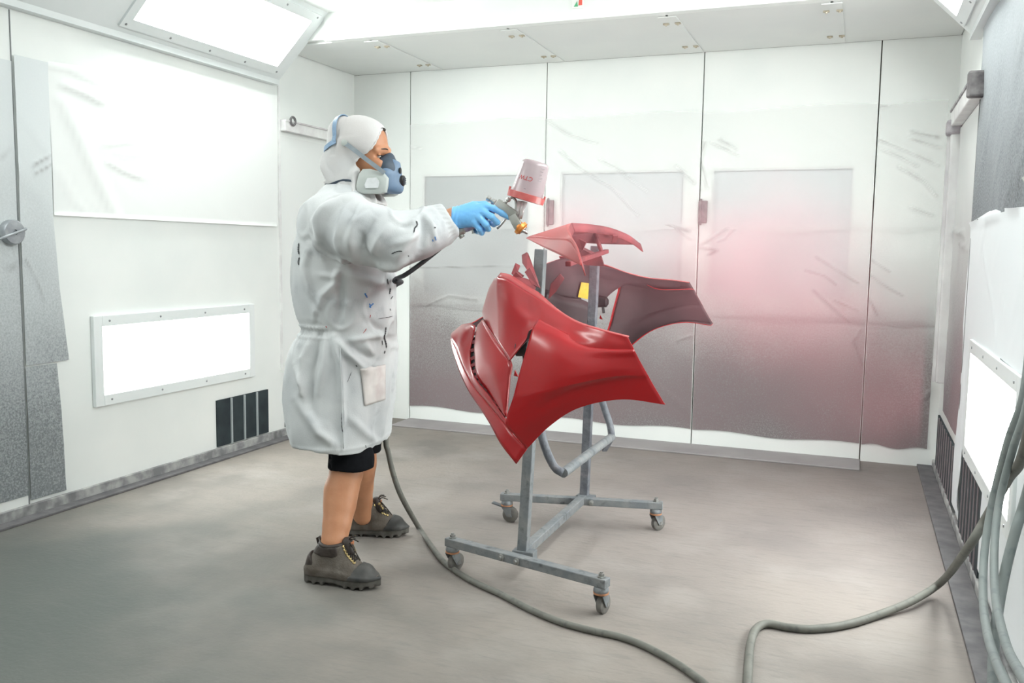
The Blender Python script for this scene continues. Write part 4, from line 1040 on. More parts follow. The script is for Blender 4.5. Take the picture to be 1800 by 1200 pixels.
# hood
fh = Field(axis_grid(-.19, .15, .0042), axis_grid(-.17, .17, .0042), axis_grid(1.40, 1.80, .0042))
fh.ell((.002, 0, 1.657), (.121, .103, .107), k=.02)
fh.loft([(1.425, -.02, 0, .115, .145), (1.46, -.025, 0, .108, .118), (1.50, -.03, 0, .10, .100), (1.55, -.032, 0, .103, .098), (1.60, -.030, 0, .105, .100), (1.66, -.02, 0, .10, .098)], k=.02)
fh.ell((-.075, 0, 1.565), (.062, .075, .055), k=.03)
fh.ell((-.058, 0, 1.70), (.060, .07, .055), k=.03)
def face_fn(X, Y, Z): return np.maximum((np.sqrt((Y/.080)**2+((Z-1.575)/.135)**2)-1)*.08, -(X-.0))
fh.func(face_fn, (-.02, -.12, 1.42), (.2, .12, 1.8), k=.012, op='sub')
V, F = fh.mesh()
def hood_disp(V, N_):
    x, y, z = V.T; low = np.clip((1.64-z)/.08, 0, 1)
    d = .009*low*vnoise(np.stack([x*14+z*6, y*14, z*9-x*5], 1), 11)
    r_ = 1-np.abs(vnoise(np.stack([x*16+z*9, y*9, z*8-x*10], 1), 12)); d += .016*low*np.clip(r_-.75, 0, 1)/.25
    d += .002*vnoise(V*22, 13)
    d -= .008*np.exp(-((z-1.487)/.014)**2)*np.clip((.02-x)/.05, 0, 1)        # drawn in at the neck
    d -= .006*np.exp(-(((x+.062)+(z-1.66)*-.22)/.012)**2)*(z > 1.6)              # pressed in by the head band
    return d
hood = pobj('hood', V, F, hood_m, PR, disp=hood_disp, it=2)
rim = []
for a in np.linspace(0, 2*math.pi, 48, endpoint=False):
    yy, zz = .079*math.cos(a), 1.575+.134*math.sin(a)
    if zz < 1.47: continue
    o = hood.matrix_world.inverted() @ Pw((.30, yy*1.05, zz+(.004 if zz > 1.575 else -.004)))
    hit, loc, nor, _ = hood.ray_cast(o, -FW)
    if hit: rim.append((a, hood.matrix_world @ loc))
rim = [r[1] for r in sorted(rim, key=lambda r: (r[0]+math.pi/2) % (2*math.pi))]
rim = [r for r in rim if (r-PO).dot(FW) > .0]
MB().tube(spline(rim, 90), [.0045+.0014*math.sin(i*1.9) for i in range(90)], 8).build('hood_hem', hood_m, hood, smooth=True)

# helpers for things lying on cloth
dgc = [coat]
def lay(objs, u, v, lift):
    h = cast(objs, u, v)
    return (h[1]+h[2]*lift if h[2].dot(ray(u, v)) < 0 else h[1]-h[2]*lift) if h else None
def lay_grid(name, quad, n, m_, objs, mt, parent, lift=.004, bulge=0.0):
    vs = []; (a, b, c, d) = [np.array(q, float) for q in quad]
    for i in range(m_):
        t = i/(m_-1); l_, r_ = a*(1-t)+d*t, b*(1-t)+c*t
        for j in range(n):
            s = j/(n-1); u, v = l_*(1-s)+r_*s
            p = lay(objs, u, v, lift+bulge*math.sin(math.pi*s)*math.sin(math.pi*min(1, .25+t*.75)))
            vs.append(p if p else (vs[-1] if vs else Vector((0, 0, 0))))
    o = mesh(name, vs, grid_faces(m_, n), mt, parent, True)
    md = o.modifiers.new('thickness', 'SOLIDIFY'); md.thickness = .003; md.offset = 0
    return o
bpy.context.view_layer.update()
pocket_m = mat('pocket_fabric', (.66, .625, .60), (.58, .545, .53), 14, .85, c3=(.50, .43, .42), s3=9)
lay_grid('pocket', ((633, 647), (676, 640), (676, 702), (640, 713)), 14, 16, [coat], pocket_m, coat, .004, .010)
stain_dark = mat('stain_dark_paint', (.03, .03, .035), rough=.7); stain_blue = mat('stain_blue_paint', (.05, .18, .45), rough=.6); stain_red = mat('stain_red_paint', (.35, .05, .05), rough=.6)
def stroke(pl, wd, mt):
    pts = [Vector((a, b, 0)) for a, b in pl]; L_, R_ = [], []
    sp = spline(pts, max(4, len(pts)*4))
    for i, p in enumerate(sp):
        t = (sp[min(i+1, len(sp)-1)]-sp[max(i-1, 0)]).normalized(); n = Vector((-t.y, t.x, 0))*wd*(.35+.65*abs(math.sin(1+i*1.7)))*(0.25 if i in (0, len(sp)-1) else 1)
        a, b = lay([coat], p.x+n.x, p.y+n.y, .0022), lay([coat], p.x-n.x, p.y-n.y, .0022)
        if a and b: L_.append(a); R_.append(b)
    if len(L_) > 1: mesh('paint_stain', L_+R_, grid_faces(2, len(L_)), mt, coat)
for pl, wd, mt in [([(678, 574), (677, 585), (675, 592), (678, 604), (679, 612)], 1.2, stain_dark), ([(676, 616), (675, 621)], 1.3, stain_dark), ([(686, 506), (684, 517)], 1.1, stain_dark), ([(680, 490), (682, 500)], 1.2, stain_dark), ([(690, 520), (686, 526)], .9, stain_dark), ([(641, 515), (645, 523)], 1.8, stain_blue), ([(648, 540), (656, 533)], 1.6, stain_blue), ([(649, 533), (651, 541)], 1.6, stain_blue), ([(651, 553), (650, 558)], .8, stain_red), ([(644, 577), (638, 586)], .8, stain_red), ([(573, 573), (575, 576)], 1.2, stain_red), ([(626, 641), (628, 644)], 1.2, stain_dark), ([(618, 653), (610, 672)], .6, stain_dark), ([(731, 388), (733, 395), (729, 401), (727, 410)], 1.3, stain_dark), ([(688, 446), (698, 442), (707, 441)], 1.1, stain_dark), ([(764, 415), (766, 422)], 1.2, stain_blue), ([(760, 420), (761, 424)], 1.2, stain_blue), ([(763, 399), (765, 401)], 1.4, stain_dark), ([(717, 448), (718, 451)], 1.0, stain_dark), ([(642, 782), (643, 787)], .8, stain_dark), ([(657, 701), (660, 706)], .9, stain_dark), ([(685, 542), (686, 546)], .8, stain_dark), ([(671, 598), (672, 606)], .7, stain_dark), ([(664, 560), (690, 556)], .5, stain_dark), ([(602, 720), (601, 745), (603, 760)], .6, stain_dark), ([(526, 427), (525, 438), (526, 447)], 1.4, stain_dark), ([(527, 452), (525, 460), (526, 466)], 1.2, stain_dark)]:
    stroke(pl, wd, mt)
# seam along the skirt side
sm = [lay([coat], u, v, .002) for u, v in ((598, 600), (599, 640), (601, 690), (603, 740), (604, 788))]
MB().tube(spline([p for p in sm if p], 30), .0022, 6).build('side_seam', coat_m, coat, smooth=True)

# shorts
fs = Field(axis_grid(-.26, .16, .007), axis_grid(-.34, .34, .007), axis_grid(.30, .80, .007))
fs.chain([(V3((-.05, -.08, .76)), .10), (V3((-.025, -.112, .56)), .080), (P(620, 806, -.125), .078), (P(617, 826, -.13), .078), (P(616, 850, -.135), .077)], k=.03)
fs.chain([(V3((-.05, .09, .76)), .105), (V3((-.03, .135, .56)), .086), (P(634, 800, .158), .076), (P(634, 815, .165), .075), (P(634, 835, .172), .074)], k=.03)
zN = P(618, 830, -.20).z
fs.func(lambda X, Y, Z: Z-(zN+.05*np.clip(Y, -1, 1)*0-.012*X), (-.5, -.5, .2), (.5, .5, .6), op='sub')
for lg in (legN, legF):
    fs.chain([(lg[1][0], .05), (lg[2][0], .064), (lg[3][0], .066)], k=0, op='sub')
V, F = fs.mesh()
pobj('shorts', V, F, shorts_m, PR, disp=lambda V, N_: .004*vnoise(np.stack([V[:, 0]*20, V[:, 1]*20, V[:, 2]*5], 1), 21), it=1)

# ------------------------------------------------------------------ boots
boot_dark = mat('boot_leather_dark', (.022, .015, .012), (.05, .036, .03), 25, .6, bump=.15, bscale=120)
boot_grey = mat('boot_suede_grey', (.088, .072, .058), (.145, .126, .108), 22, .85, bump=.2, bscale=150)
boot_toe = mat('boot_toe_rubber', (.028, .029, .029), (.075, .072, .068), 18, .6)
boot_sole = mat('boot_sole', (.065, .06, .052), (.12, .112, .10), 30, .9)
lace_m = mat('boot_lace', (.012, .010, .009), (.16, .11, .05), 200, .8, lo=.55, hi=.7)
brass = mat('eyelet_brass', (.45, .34, .16), rough=.35, metal=.9)
orange_trim = mat('boot_trim_orange', (.42, .16, .07), rough=.6)
def boot(heel, toe, leg):
    """heel, toe: points on the floor; leg: ankle centre"""
    h, t = Vector((heel.x, heel.y, 0)), Vector((toe.x, toe.y, 0)); ax = (t-h).normalized(); side = Vector((-ax.y, ax.x, 0)); ln = (t-h).length
    bt = empty('boot', (h+t)/2, parent=PR); k = ln/.29
    def T(V): return np.array([(h+ax*(a)+side*b+Vector((0, 0, c)))[:] for a, b, c in V])
    def make(name, fld, m, parent=None, disp=None, it=1):
        V, F = fld.mesh(); V = relax(V, F, it)
        if disp is not None: V = V+vnormals(V, F)*disp(V)[:, None]
        W_ = T(V); return mesh(name, W_, [tuple(int(i) for i in f) for f in F], m, parent or bt, True)
    st = .0042
    lx = (Vector((leg.x, leg.y, 0))-h).dot(ax); ly = (Vector((leg.x, leg.y, 0))-h).dot(side)
    grid = lambda z0, z1: Field(axis_grid(-.03, ln+.03, st), axis_grid(-.09, .09, st), axis_grid(z0, z1, st))
    # sole: footprint with toe spring and lugs
    def foot(X, Y, Z, grow=0.0):
        w = np.interp(X/ln, [-.06, 0, .12, .30, .45, .62, .80, .93, 1.0, 1.05], [.0, .026, .036, .035, .036, .044, .047, .038, .018, 0]).astype(np.float32)
        return np.abs(Y+.004*np.sin(X/ln*3))-w*k-grow
    fs_ = grid(-.01, .06)
    zs = lambda X: .012*np.clip((X/ln-.72)/.28, 0, 1)**2
    fs_.func(lambda X, Y, Z: np.maximum(foot(X, Y, Z), np.maximum(zs(X)-Z, Z-(.036+.010*np.clip(1-X/ln*2.2, 0, 1)+zs(X)))), (-.05, -.1, -.02), (ln+.05, .1, .07))
    lug = lambda X, Y, Z: np.maximum(np.maximum(.35-np.abs(np.sin(X*105)), (np.abs(X/ln-.36)-.05)*0-1), 0) 
    fs_.func(lambda X, Y, Z: np.maximum(np.maximum((np.sin(X*190)-.25)*.006, Z-.0105-zs(X)), .018-np.abs(Y)), (-.05, -.1, -.02), (ln+.05, .1, .03), op='sub')
    fs_.func(lambda X, Y, Z: np.maximum(np.abs(X-ln*.40)-.030, Z-.010), (-.05, -.1, -.02), (ln+.05, .1, .03), op='sub', k=.006)
    make('sole', fs_, boot_sole)
    # upper
    fu = grid(.02, .20)
    fu.cap((.035*k, 0, .060), (.15*k, 0, .062), .036, .040, k=.02)
    fu.cap((.15*k, 0, .062), (.235*k, 0, .052), .041, .034, k=.02)
    fu.cap((.05*k, 0, .07), (lx+.004, ly*.8, .145), .040, .048, k=.03)
    fu.cap((lx+.012, ly*.8, .135), (.17*k, 0, .075), .040, .036, k=.03)
    fu.func(lambda X, Y, Z: np.maximum(foot(X, Y, Z, -.002), np.maximum(.03-Z, Z-.050)), (-.02, -.1, .02), (ln, .1, .08), k=.03)
    fu.func(lambda X, Y, Z: Z-.032, (-.1, -.1, 0), (.4, .1, .06), op='sub')
    fu.func(lambda X, Y, Z: -(Z-(.150+.10*(X-lx)*(X > lx)-.06*(X-lx)*(X < lx))), (-.1, -.1, .1), (.4, .1, .25), op='sub')
    fu.cap((lx, ly*.8, .10), (lx, ly, .22), .0415, k=0, op='sub')
    make('upper', fu, boot_grey, it=2)
    # padded collar, tongue
    pts = []
    for a in np.linspace(0, 2*math.pi, 25):
        x_ = lx+.047*math.cos(a); z_ = .150+(.10 if x_ > lx else -.06)*(x_-lx)
        pts.append(h+ax*x_+side*(ly*.85+.047*math.sin(a))+Vector((0, 0, z_)))
    MB().tube(pts, .0085, 8, caps=False).build('collar', boot_dark, bt, smooth=True)
    tg = MB().tube(spline([h+ax*(lx+.075)+side*(ly*.6)+Vector((0, 0, .115)), h+ax*(lx+.060)+side*(ly*.8)+Vector((0, 0, .145)), h+ax*(lx+.056)+side*(ly*.85)+Vector((0, 0, .178))], 8), [.02, .022, .023, .023, .023, .022, .019, .010], 10)
    tg.build('tongue', boot_dark, bt, smooth=True)
    MB().bar(h+ax*(lx+.078)+side*(ly*.85-.012)+Vector((0, 0, .158)), h+ax*(lx+.078)+side*(ly*.85+.012)+Vector((0, 0, .158)), .004, .014).build('tongue_label', orange_trim, bt)
    MB().tube([h+ax*(lx-.056)+side*(ly*.85)+Vector((0, 0, .13)), h+ax*(lx-.066)+side*(ly*.85)+Vector((0, 0, .165)), h+ax*(lx-.056)+side*(ly*.85)+Vector((0, 0, .172)), h+ax*(lx-.050)+side*(ly*.85)+Vector((0, 0, .155))], .005, 8).build('pull_loop', boot_dark, bt, smooth=True)
    # toe and heel guards
    ft = grid(.02, .10)
    ft.cap((.16*k, 0, .060), (.238*k, 0, .051), .046, .040, k=.01)
    ft.func(lambda X, Y, Z: np.maximum(foot(X, Y, Z, .0015), np.maximum(.03-Z, Z-.046)), (.15, -.1, .02), (ln+.02, .1, .08), k=.03)
    ft.func(lambda X, Y, Z: Z-.034, (-.1, -.1, 0), (.4, .1, .06), op='sub')
    ft.func(lambda X, Y, Z: X-.205*k-.55*(Z-.05)+np.abs(Y)*.25, (-.1, -.1, 0), (.4, .1, .12), op='sub')
    make('toe_guard', ft, boot_toe)
    fk = grid(.02, .12)
    fk.cap((.035*k, 0, .055), (.045*k, 0, .085), .0425, .0435, k=.01)
    fk.func(lambda X, Y, Z: Z-.034, (-.1, -.1, 0), (.4, .1, .06), op='sub')
    fk.func(lambda X, Y, Z: -((X-.075*k)+.75*(Z-.045)), (-.1, -.1, 0), (.4, .1, .16), op='sub')
    make('heel_guard', fk, boot_dark)
    fd = grid(.09, .20)
    fd.cap((.05*k, 0, .07), (lx+.004, ly*.8, .145), .045, .0545, k=.02)
    fd.cap((lx+.012, ly*.8, .135), (.15*k, 0, .095), .0445, .036, k=.02)
    fd.func(lambda X, Y, Z: Z-.112+.10*(X-lx), (-.1, -.1, 0), (.4, .1, .16), op='sub')
    fd.func(lambda X, Y, Z: -(Z-(.150+.10*(X-lx)*(X > lx)-.06*(X-lx)*(X < lx))), (-.1, -.1, .1), (.4, .1, .25), op='sub')
    fd.func(lambda X, Y, Z: -((X-lx-.040)+.2*(Z-.13)), (-.1, -.1, 0), (.4, .1, .25), op='sub')
    fd.cap((lx, ly*.8, .08), (lx, ly, .22), .0415, k=0, op='sub')
    make('ankle_panel', fd, boot_dark, it=2)
    # eyelets and laces
    up = [o for o in bt.children if o.name.startswith(('upper', 'tongue', 'ankle', 'toe_guard'))]
    bpy.context.view_layer.update()
    ey = []
    nI = (ax*.60+Vector((0, 0, .80))).normalized()
    for i in range(7):
        f_ = i/6; row = []
        for s in (-1, 1):
            o_ = h+ax*(lx+.060+(.195*k-lx-.060)*f_)+side*(s*(.023-.003*f_)+ly*.8*(1-f_))+Vector((0, 0, .158-.072*f_))+nI*.08; d_ = -nI; best = None
            for q in up:
                hit, loc, nor, _ = q.ray_cast(q.matrix_world.inverted()@o_, d_)
                if hit:
                    w_ = q.matrix_world@loc
                    if best is None or (w_-o_).length < (best[0]-o_).length: best = (w_, nor)
            if best:
                row.append(best[0]+best[1]*.003)
                MB().lathe(best[0], best[1], ((0, .006), (.003, .006), (.004, .0035)), 10).build('eyelet', brass, bt)
        if len(row) == 2: ey.append(row)
    for i in range(len(ey)):
        a, b = ey[i]
        MB().tube(spline([a, (a+b)/2+Vector((0, 0, .006)), b], 7), .0026, 6).build('lace', lace_m, bt, smooth=True)
        if i+1 < len(ey):
            c, d = ey[i+1]
            for p, q in ((a, d), (b, c)): MB().tube(spline([p, (p+q)/2+Vector((0, 0, .009)), q], 7), .0026, 6).build('lace', lace_m, bt, smooth=True)
    c = (ey[0][0]+ey[0][1])/2+Vector((0, 0, .008)) if ey else h+ax*(lx+.08)+Vector((0, 0, .17))
    for dv in ((.045, -.022, .028), (.052, -.01, .012), (.05, -.035, -.02), (.075, -.045, -.045), (.03, .03, .02)):
        e_ = c+ax*dv[0]+side*dv[1]+Vector((0, 0, dv[2])); m_ = (c+e_)/2+Vector((0, 0, .012))
        MB().tube(spline([c, m_, e_], 9), .0022, 6).build('lace_end', lace_m, bt, smooth=True)
    return bt
boot(onz(541, 1019), onz(664, 1034), Pw(P(586, 955, -.262)))
boot(onz(608, 939), onz(714, 941), Pw(P(638, 893, .262)))

# ------------------------------------------------------------------ gloves
def glove(pre, fingers, palm, cuff, step=.0021, name='glove'):
    pts = [p[0] for c in fingers+palm+[cuff] for p in c]
    lo = np.min([p[:] for p in pts], axis=0)-.06; hi = np.max([p[:] for p in pts], axis=0)+.06
    g = Field(*[axis_grid(a, b, step) for a, b in zip(lo, hi)])
    for c in palm: g.chain(c, k=.018)
    for c in fingers: g.chain(c, k=.006)
    g.chain(cuff, k=.010)
    c0, c1 = cuff[0][0], cuff[1][0]; d_ = (c1-c0).normalized()
    g.func(lambda X, Y, Z: ((X-c0.x)*d_.x+(Y-c0.y)*d_.y+(Z-c0.z)*d_.z), tuple(np.array(c0[:])-.06), tuple(np.array(c0[:])+.06), op='sub')
    V, F = g.mesh()
    ang = lambda V: np.arctan2(V[:, 1]-c0.y, V[:, 2]-c0.z)
    def disp(V, N_):
        s = (V-np.array(c0[:]))@np.array(d_[:])
        return .0012*np.exp(-(s/.03)**2)*np.sin(s*420+2*np.sin(ang(V)*2))+.0007*vnoise(V*90, 31)
    return pobj(name, V, F, glove_m, PR, disp=disp, it=1)
LH = -.118
fin = [
 [(P(853, 362, -.140), .0125), (P(867, 366, -.142), .0112), (P(882, 375, -.130), .0102), (P(894, 382, -.118), .0092)],
 [(P(849, 372, -.148), .0130), (P(864, 381, -.152), .0118), (P(874, 391, -.134), .0108), (P(868, 394, -.105), .0098), (P(858, 391, -.092), .009)],
 [(P(842, 382, -.150), .0130), (P(854, 394, -.150), .0118), (P(858, 402, -.130), .0105), (P(850, 402, -.102), .0095), (P(842, 397, -.092), .009)],
 [(P(834, 391, -.146), .0120), (P(843, 403, -.142), .0105), (P(847, 409, -.122), .0095), (P(839, 407, -.100), .0085), (P(833, 402, -.092), .008)],
 [(P(818, 375, -.098), .017), (P(836, 361, -.080), .0145), (P(852, 359, -.074), .012), (P(868, 366, -.074), .0105)]]
pal = [[(P(803, 381, LH), .031), (P(852, 363, -.135), .0165)], [(P(803, 382, LH), .031), (P(848, 372, -.140), .018)], [(P(803, 384, LH), .030), (P(841, 382, -.140), .018)], [(P(803, 386, LH), .029), (P(833, 391, -.136), .0165)], [(P(803, 380, LH), .030), (P(832, 364, -.112), .022)]]
glove('right', fin, pal, [(P(795.5, 381.5, -.120), .0345), (P(806, 381, -.118), .031)])
fin2 = []
for i in range(4):
    b0 = V3((.035-.006*i, .225, .955-.017*i+.02)); fin2.append([(b0, .012), (b0+V3((.022, -.012, -.008)), .011), (b0+V3((.024, -.036, -.010)), .010), (b0+V3((.006, -.045, -.008)), .009)])
fin2.append([(V3((.01, .19, .965)), .016), (V3((.035, .172, .985)), .013), (V3((.055, .17, .985)), .0115)])
glove('left', fin2, [[(V3((-.015, .21, .975)), .029), (V3((.035-.006*i, .222, .955-.017*i+.02)), .017)] for i in range(4)], [(V3((-.032, .214, .985)), .034), (V3((-.015, .21, .975)), .031)], step=.003)

# ------------------------------------------------------------------ respirator
RS = empty('respirator', Pw((.12, 0, 1.53)), parent=PR)
mask_blue = mat('mask_blue_grey', (.115, .185, .285), (.15, .22, .32), 20, .5)
mask_dark = mat('mask_dark_silicone', (.030, .048, .072), (.045, .065, .095), 20, .55)
filt_m = mat('filter_grey', (.42, .45, .43), (.46, .49, .47), 15, .6)
filt_w = mat('filter_pad_white', (.64, .65, .66), (.55, .57, .57), 50, .85)
strap_m = mat('strap_grey', (.24, .275, .30), (.20, .235, .26), 40, .7)
band_m = mat('head_band_blue', (.16, .26, .40), (.22, .33, .46), 30, .45)
fm = Field(axis_grid(.02, .22, .003), axis_grid(-.08, .08, .003), axis_grid(1.42, 1.66, .003))
fm.ell((.108, 0, 1.535), (.050, .056, .072), k=.01)
fm.cap((.118, 0, 1.60), (.122, 0, 1.55), .024, .034, k=.02)
fm.cap((.108, -.024, 1.565), (.108, .024, 1.565), .034, k=.02)
fm.func(lambda X, Y, Z: X-.062, (-.1, -.2, 1.3), (.2, .2, 1.7), op='sub')
V, F = fm.mesh()
pobj('face_seal', V, F, mask_dark, RS, it=2)
fm = Field(axis_grid(.06, .24, .003), axis_grid(-.08, .08, .003), axis_grid(1.42, 1.62, .003))
fm.cap((.135, 0, 1.575), (.142, 0, 1.492), .030, .036, k=.015)
fm.cap((.118, -.040, 1.535), (.118, .040, 1.535), .030, k=.02)
fm.cap((.118, -.034, 1.50), (.118, .034, 1.50), .030, k=.02)
fm.func(lambda X, Y, Z: -((Z-1.592)+.55*(X-.15)), (.0, -.2, 1.55), (.3, .2, 1.7), op='sub')
fm.func(lambda X, Y, Z: (Z-1.464)-.0*X, (.0, -.2, 1.4), (.3, .2, 1.5), op='sub', k=.01)
V, F = fm.mesh()
pobj('valve_housing', V, F, mask_blue, RS, it=2)
vv = MB().lathe(Pw((.168, 0, 1.515)), (FW-Vector((0, 0, .1))), ((0, .022), (.010, .022), (.013, .018), (.014, .006)), 20).build('exhale_valve', black_plastic, RS, sharp=40)
for k_ in range(4):
    MB().bar(Pw((.183, -.016, 1.504+.007*k_)), Pw((.183, .016, 1.504+.007*k_)), .003, .003).build('valve_rib', mask_dark, vv)
oc = MB().lathe(Pw((.166, -.010, 1.553)), FW, ((0, .012), (.004, .012), (.005, .004)), 12).build('valve_port', black_plastic, RS, sharp=40)
FO = [(639, 297.5), (652, 297), (675, 303), (683, 313.5), (682, 327), (679.5, 338), (672, 341), (640, 341), (629, 337.5), (627, 329), (632, 307)]
FI = [(646, 313), (662, 312), (667, 320), (665, 330), (643, 331), (641, 325)]
for s in (-1, 1):
    out = [P(u, v, -.088+.0011*(u-627)*.30) for u, v in FO]
    c = sum(out, Vector())/len(out)
    lay_ = []
    for sc, dy in ((.90, -.016), (.985, -.013), (1.0, -.008), (1.0, .006), (.90, .012)):
        lay_.append([Pw(Vector(((c.x+(p.x-c.x)*sc), s*-1*(p.y+dy), c.z+(p.z-c.z)*sc))) for p in out])
    n_ = len(out); mb_ = MB(); mb_.add([p for l_ in lay_ for p in l_], [(i*n_+j, i*n_+(j+1) % n_, (i+1)*n_+(j+1) % n_, (i+1)*n_+j) for i in range(4) for j in range(n_)]+[tuple(range(n_)), tuple(4*n_+j for j in range(n_))])
    fo = mb_.build('filter_cartridge', filt_m, RS, sharp=50)
    pin = [P(u, v, -.106+.0011*(u-627)*.30) for u, v in FI]
    MB().prism([Pw((p.x, s*-1*p.y, p.z)) for p in pin], -LF*(-s)*.003).build('filter_pad', filt_w, fo)
    MB().tube([Pw((p.x, s*-1*(p.y-.001), p.z)) for p in pin+pin[:1]], .0016, 6).build('pad_rim', filt_m, fo, smooth=True)
    MB().lathe(Pw((.105, s*.045, 1.515)), LF*s, ((0, .026), (.04, .024)), 16).build('filter_neck', mask_dark, RS, sharp=40)
# straps lie on the hood
def ribbon(name, pix, wd, objs, mt, parent, lift=.004, n=24, thick=.0025):
    sp = spline([Vector((a, b, 0)) for a, b in pix], n); A_, B_ = [], []
    for i, p in enumerate(sp):
        t = (sp[min(i+1, n-1)]-sp[max(i-1, 0)]).normalized(); q = Vector((-t.y, t.x, 0))*wd
        a, b = lay(objs, p.x+q.x, p.y+q.y, lift), lay(objs, p.x-q.x, p.y-q.y, lift)
        if a and b: A_.append(a); B_.append(b)
    o = mesh(name, A_+B_, grid_faces(2, len(A_)), mt, parent, True)
    md = o.modifiers.new('thickness', 'SOLIDIFY'); md.thickness = thick; md.offset = 0
    return o
bpy.context.view_layer.update()
def strap3(name, pts, w, t, mt, parent):
    """flat strap through 3D points, w wide along the surface"""
    sp = spline(pts, 30); vs = []
    for i, p in enumerate(sp):
        tn = (sp[min(i+1, 29)]-sp[max(i-1, 0)]).normalized(); out = (p-Pw((-.01, 0, 1.62))); out = (out-tn*out.dot(tn)).normalized(); sd = tn.cross(out)
        vs += [p-sd*w/2, p+sd*w/2, p+sd*w/2+out*t, p-sd*w/2+out*t]
    fs2 = [(i*4+j, i*4+(j+1) % 4, i*4+4+(j+1) % 4, i*4+4+j) for i in range(29) for j in range(4)]
    return mesh(name, vs, fs2+[(0, 1, 2, 3), (116, 119, 118, 117)], mt, parent, False)
hp = lambda u, v, l_=.003: lay([hood], u, v, l_)
bk_ = hp(606, 251) or Pw((-.055, -.1, 1.66))
s1 = [bk_, Pw(P(614, 257, -.113)), Pw(P(622, 263, -.117)), Pw(P(630, 269, -.119)), Pw(P(640, 277, -.117)), Pw(P(652, 286, -.109)), Pw(P(668, 298, -.100)), Pw(P(676, 304, -.092))]
strap3('cheek_strap', [p for p in s1 if p], .0165, .0025, strap_m, RS)
MB().lathe(bk_-LF*.0, -LF, ((-.002, .012), (.005, .012), (.007, .006)), 16).build('strap_buckle', filt_m, RS, sharp=40)
l1 = [Pw(mirror(PM.inverted()@p)) for p in s1 if p]
strap3('cheek_strap', l1, .0165, .0025, strap_m, RS)
def hoodpt(x, y, z, lift=.003):
    c = Pw((-.02, 0, 1.66)); d_ = (Pw((x, y, z))-c).normalized(); o_ = c+d_*.4
    hit, loc, nor, _ = hood.ray_cast(hood.matrix_world.inverted()@o_, -d_)
    return (hood.matrix_world@loc)+d_*lift if hit else Pw((x, y, z))
band = [hoodpt(-.02+.105*math.sin(a)*0-.045-.012*math.cos(a), -.1*math.cos(a), 1.66+.10*math.sin(a)) for a in np.linspace(-.05, math.pi+.05, 16)]
strap3('crown_band', band, .020, .003, band_m, RS)
band2 = [hoodpt(-.062-.09*math.sin(a), -.095*math.cos(a), 1.655-.035*math.sin(a)) for a in np.linspace(0, math.pi, 12)]
strap3('back_band', band2, .020, .003, band_m, RS)
neck = [hoodpt(.02-.15*math.sin(a), -.11*math.cos(a), 1.50, .003) for a in np.linspace(0.1, math.pi-.1, 14)]
strap3('neck_strap', neck, .010, .002, mask_dark, RS)

# ------------------------------------------------------------------ spray gun
GL = -.112
def G(u, v, dl=0.0): return Pw(P(u, v, GL+dl))
chrome = mat('gun_nickel', (.55, .55, .53), (.42, .42, .40), 40, .28, metal=.9)
chrome_d = mat('gun_steel_dull', (.36, .37, .34), (.46, .46, .43), 30, .45, metal=.6)
orange = mat('air_cap_copper', (.80, .33, .08), (.70, .24, .05), 60, .3, metal=.5)
grip_m = mat('gun_grip_violet', (.22, .20, .34), (.50, .48, .58), 40, .4, metal=.3)
clear_m = mat('adapter_clear_plastic', (.80, .78, .78), rough=.2, trans=.5)
GN = tag(empty('spray_gun', G(870, 372)), 'nickel spray gun with orange air cap and upside-down paint cup held in the blue glove', 'spray gun')
pxm = (G(901, 380)-G(900, 380)).length
ga, gb = G(862, 352), G(912, 400)
gd = (G(905, 390)-G(868, 354)).normalized()
upv = (G(890, 340)-G(905, 360)); upv = (upv-gd*upv.dot(gd)).normalized(); gs = gd.cross(upv).normalized()
MB().bar(G(872, 357), G(906, 381), .032, .040, up=upv, bev=.005).build('gun_body', chrome_d, GN, sharp=40)
MB().bar(G(900, 377), G(913, 401), .034, .034, up=upv, bev=.006).build('gun_head', chrome_d, GN, sharp=40)
MB().lathe(G(870, 356), -(G(872, 357)-G(858, 348)).normalized(), ((0, .012), (.010, .012), (.012, .007), (.020, .007), (.022, .010), (.034, .010), (.036, .005)), 16).build('fluid_knob', chrome, GN, sharp=40)
MB().lathe(G(884, 361), upv, ((0, .010), (.014, .010), (.016, .006), (.022, .006), (.024, .009), (.034, .009), (.036, .003)), 14).build('fan_knob', chrome, GN, sharp=40)
nz = (G(925, 411)-G(911, 396)).normalized()
MB().lathe(G(911, 396), nz, ((0, .018), (.006, .020), (.008, .027), (.020, .027), (.022, .022), (.026, .020)), 24).build('air_cap_ring', orange, GN, sharp=40)
cap = MB().lathe(G(918, 403), nz, ((0, .016), (.006, .015), (.010, .006), (.016, .004)), 16).build('air_cap', chrome, GN, sharp=40)
for s in (-1, 1):
    MB().tube([G(918, 403)+gs*(s*.014), G(922, 407)+gs*(s*.014), G(926, 410.5)+gs*(s*.008)], [.007, .006, .003], 8).build('air_horn', chrome, cap, smooth=True)
hk = spline([G(906, 374), G(907.5, 362), G(906, 352), G(901, 347.5), G(896, 349.5), G(894.5, 353)], 22)
MB().tube(hk, [.0052]*16+[.0045, .004, .0038, .0035, .003, .002], 8).build('hanging_hook', chrome, GN, smooth=True)
MB().tube(spline([G(871, 362), G(856, 378), G(836, 393), G(817, 402)], 14), [.0155, .0158, .016, .016, .016, .016, .0158, .0156, .0154, .0152, .015, .015, .0148, .014], 14).build('grip', grip_m, GN, smooth=True)
MB().tube(spline([G(893, 377), G(888, 386), G(880, 396), G(874, 402)], 10), [.004]*10, 8).build('trigger', chrome, GN, smooth=True)
for s in (.006, -.006):
    MB().tube([G(897, 382, s), G(901, 388, s)], .004, 8).build('trigger_pivot', black_plastic, GN, smooth=True)
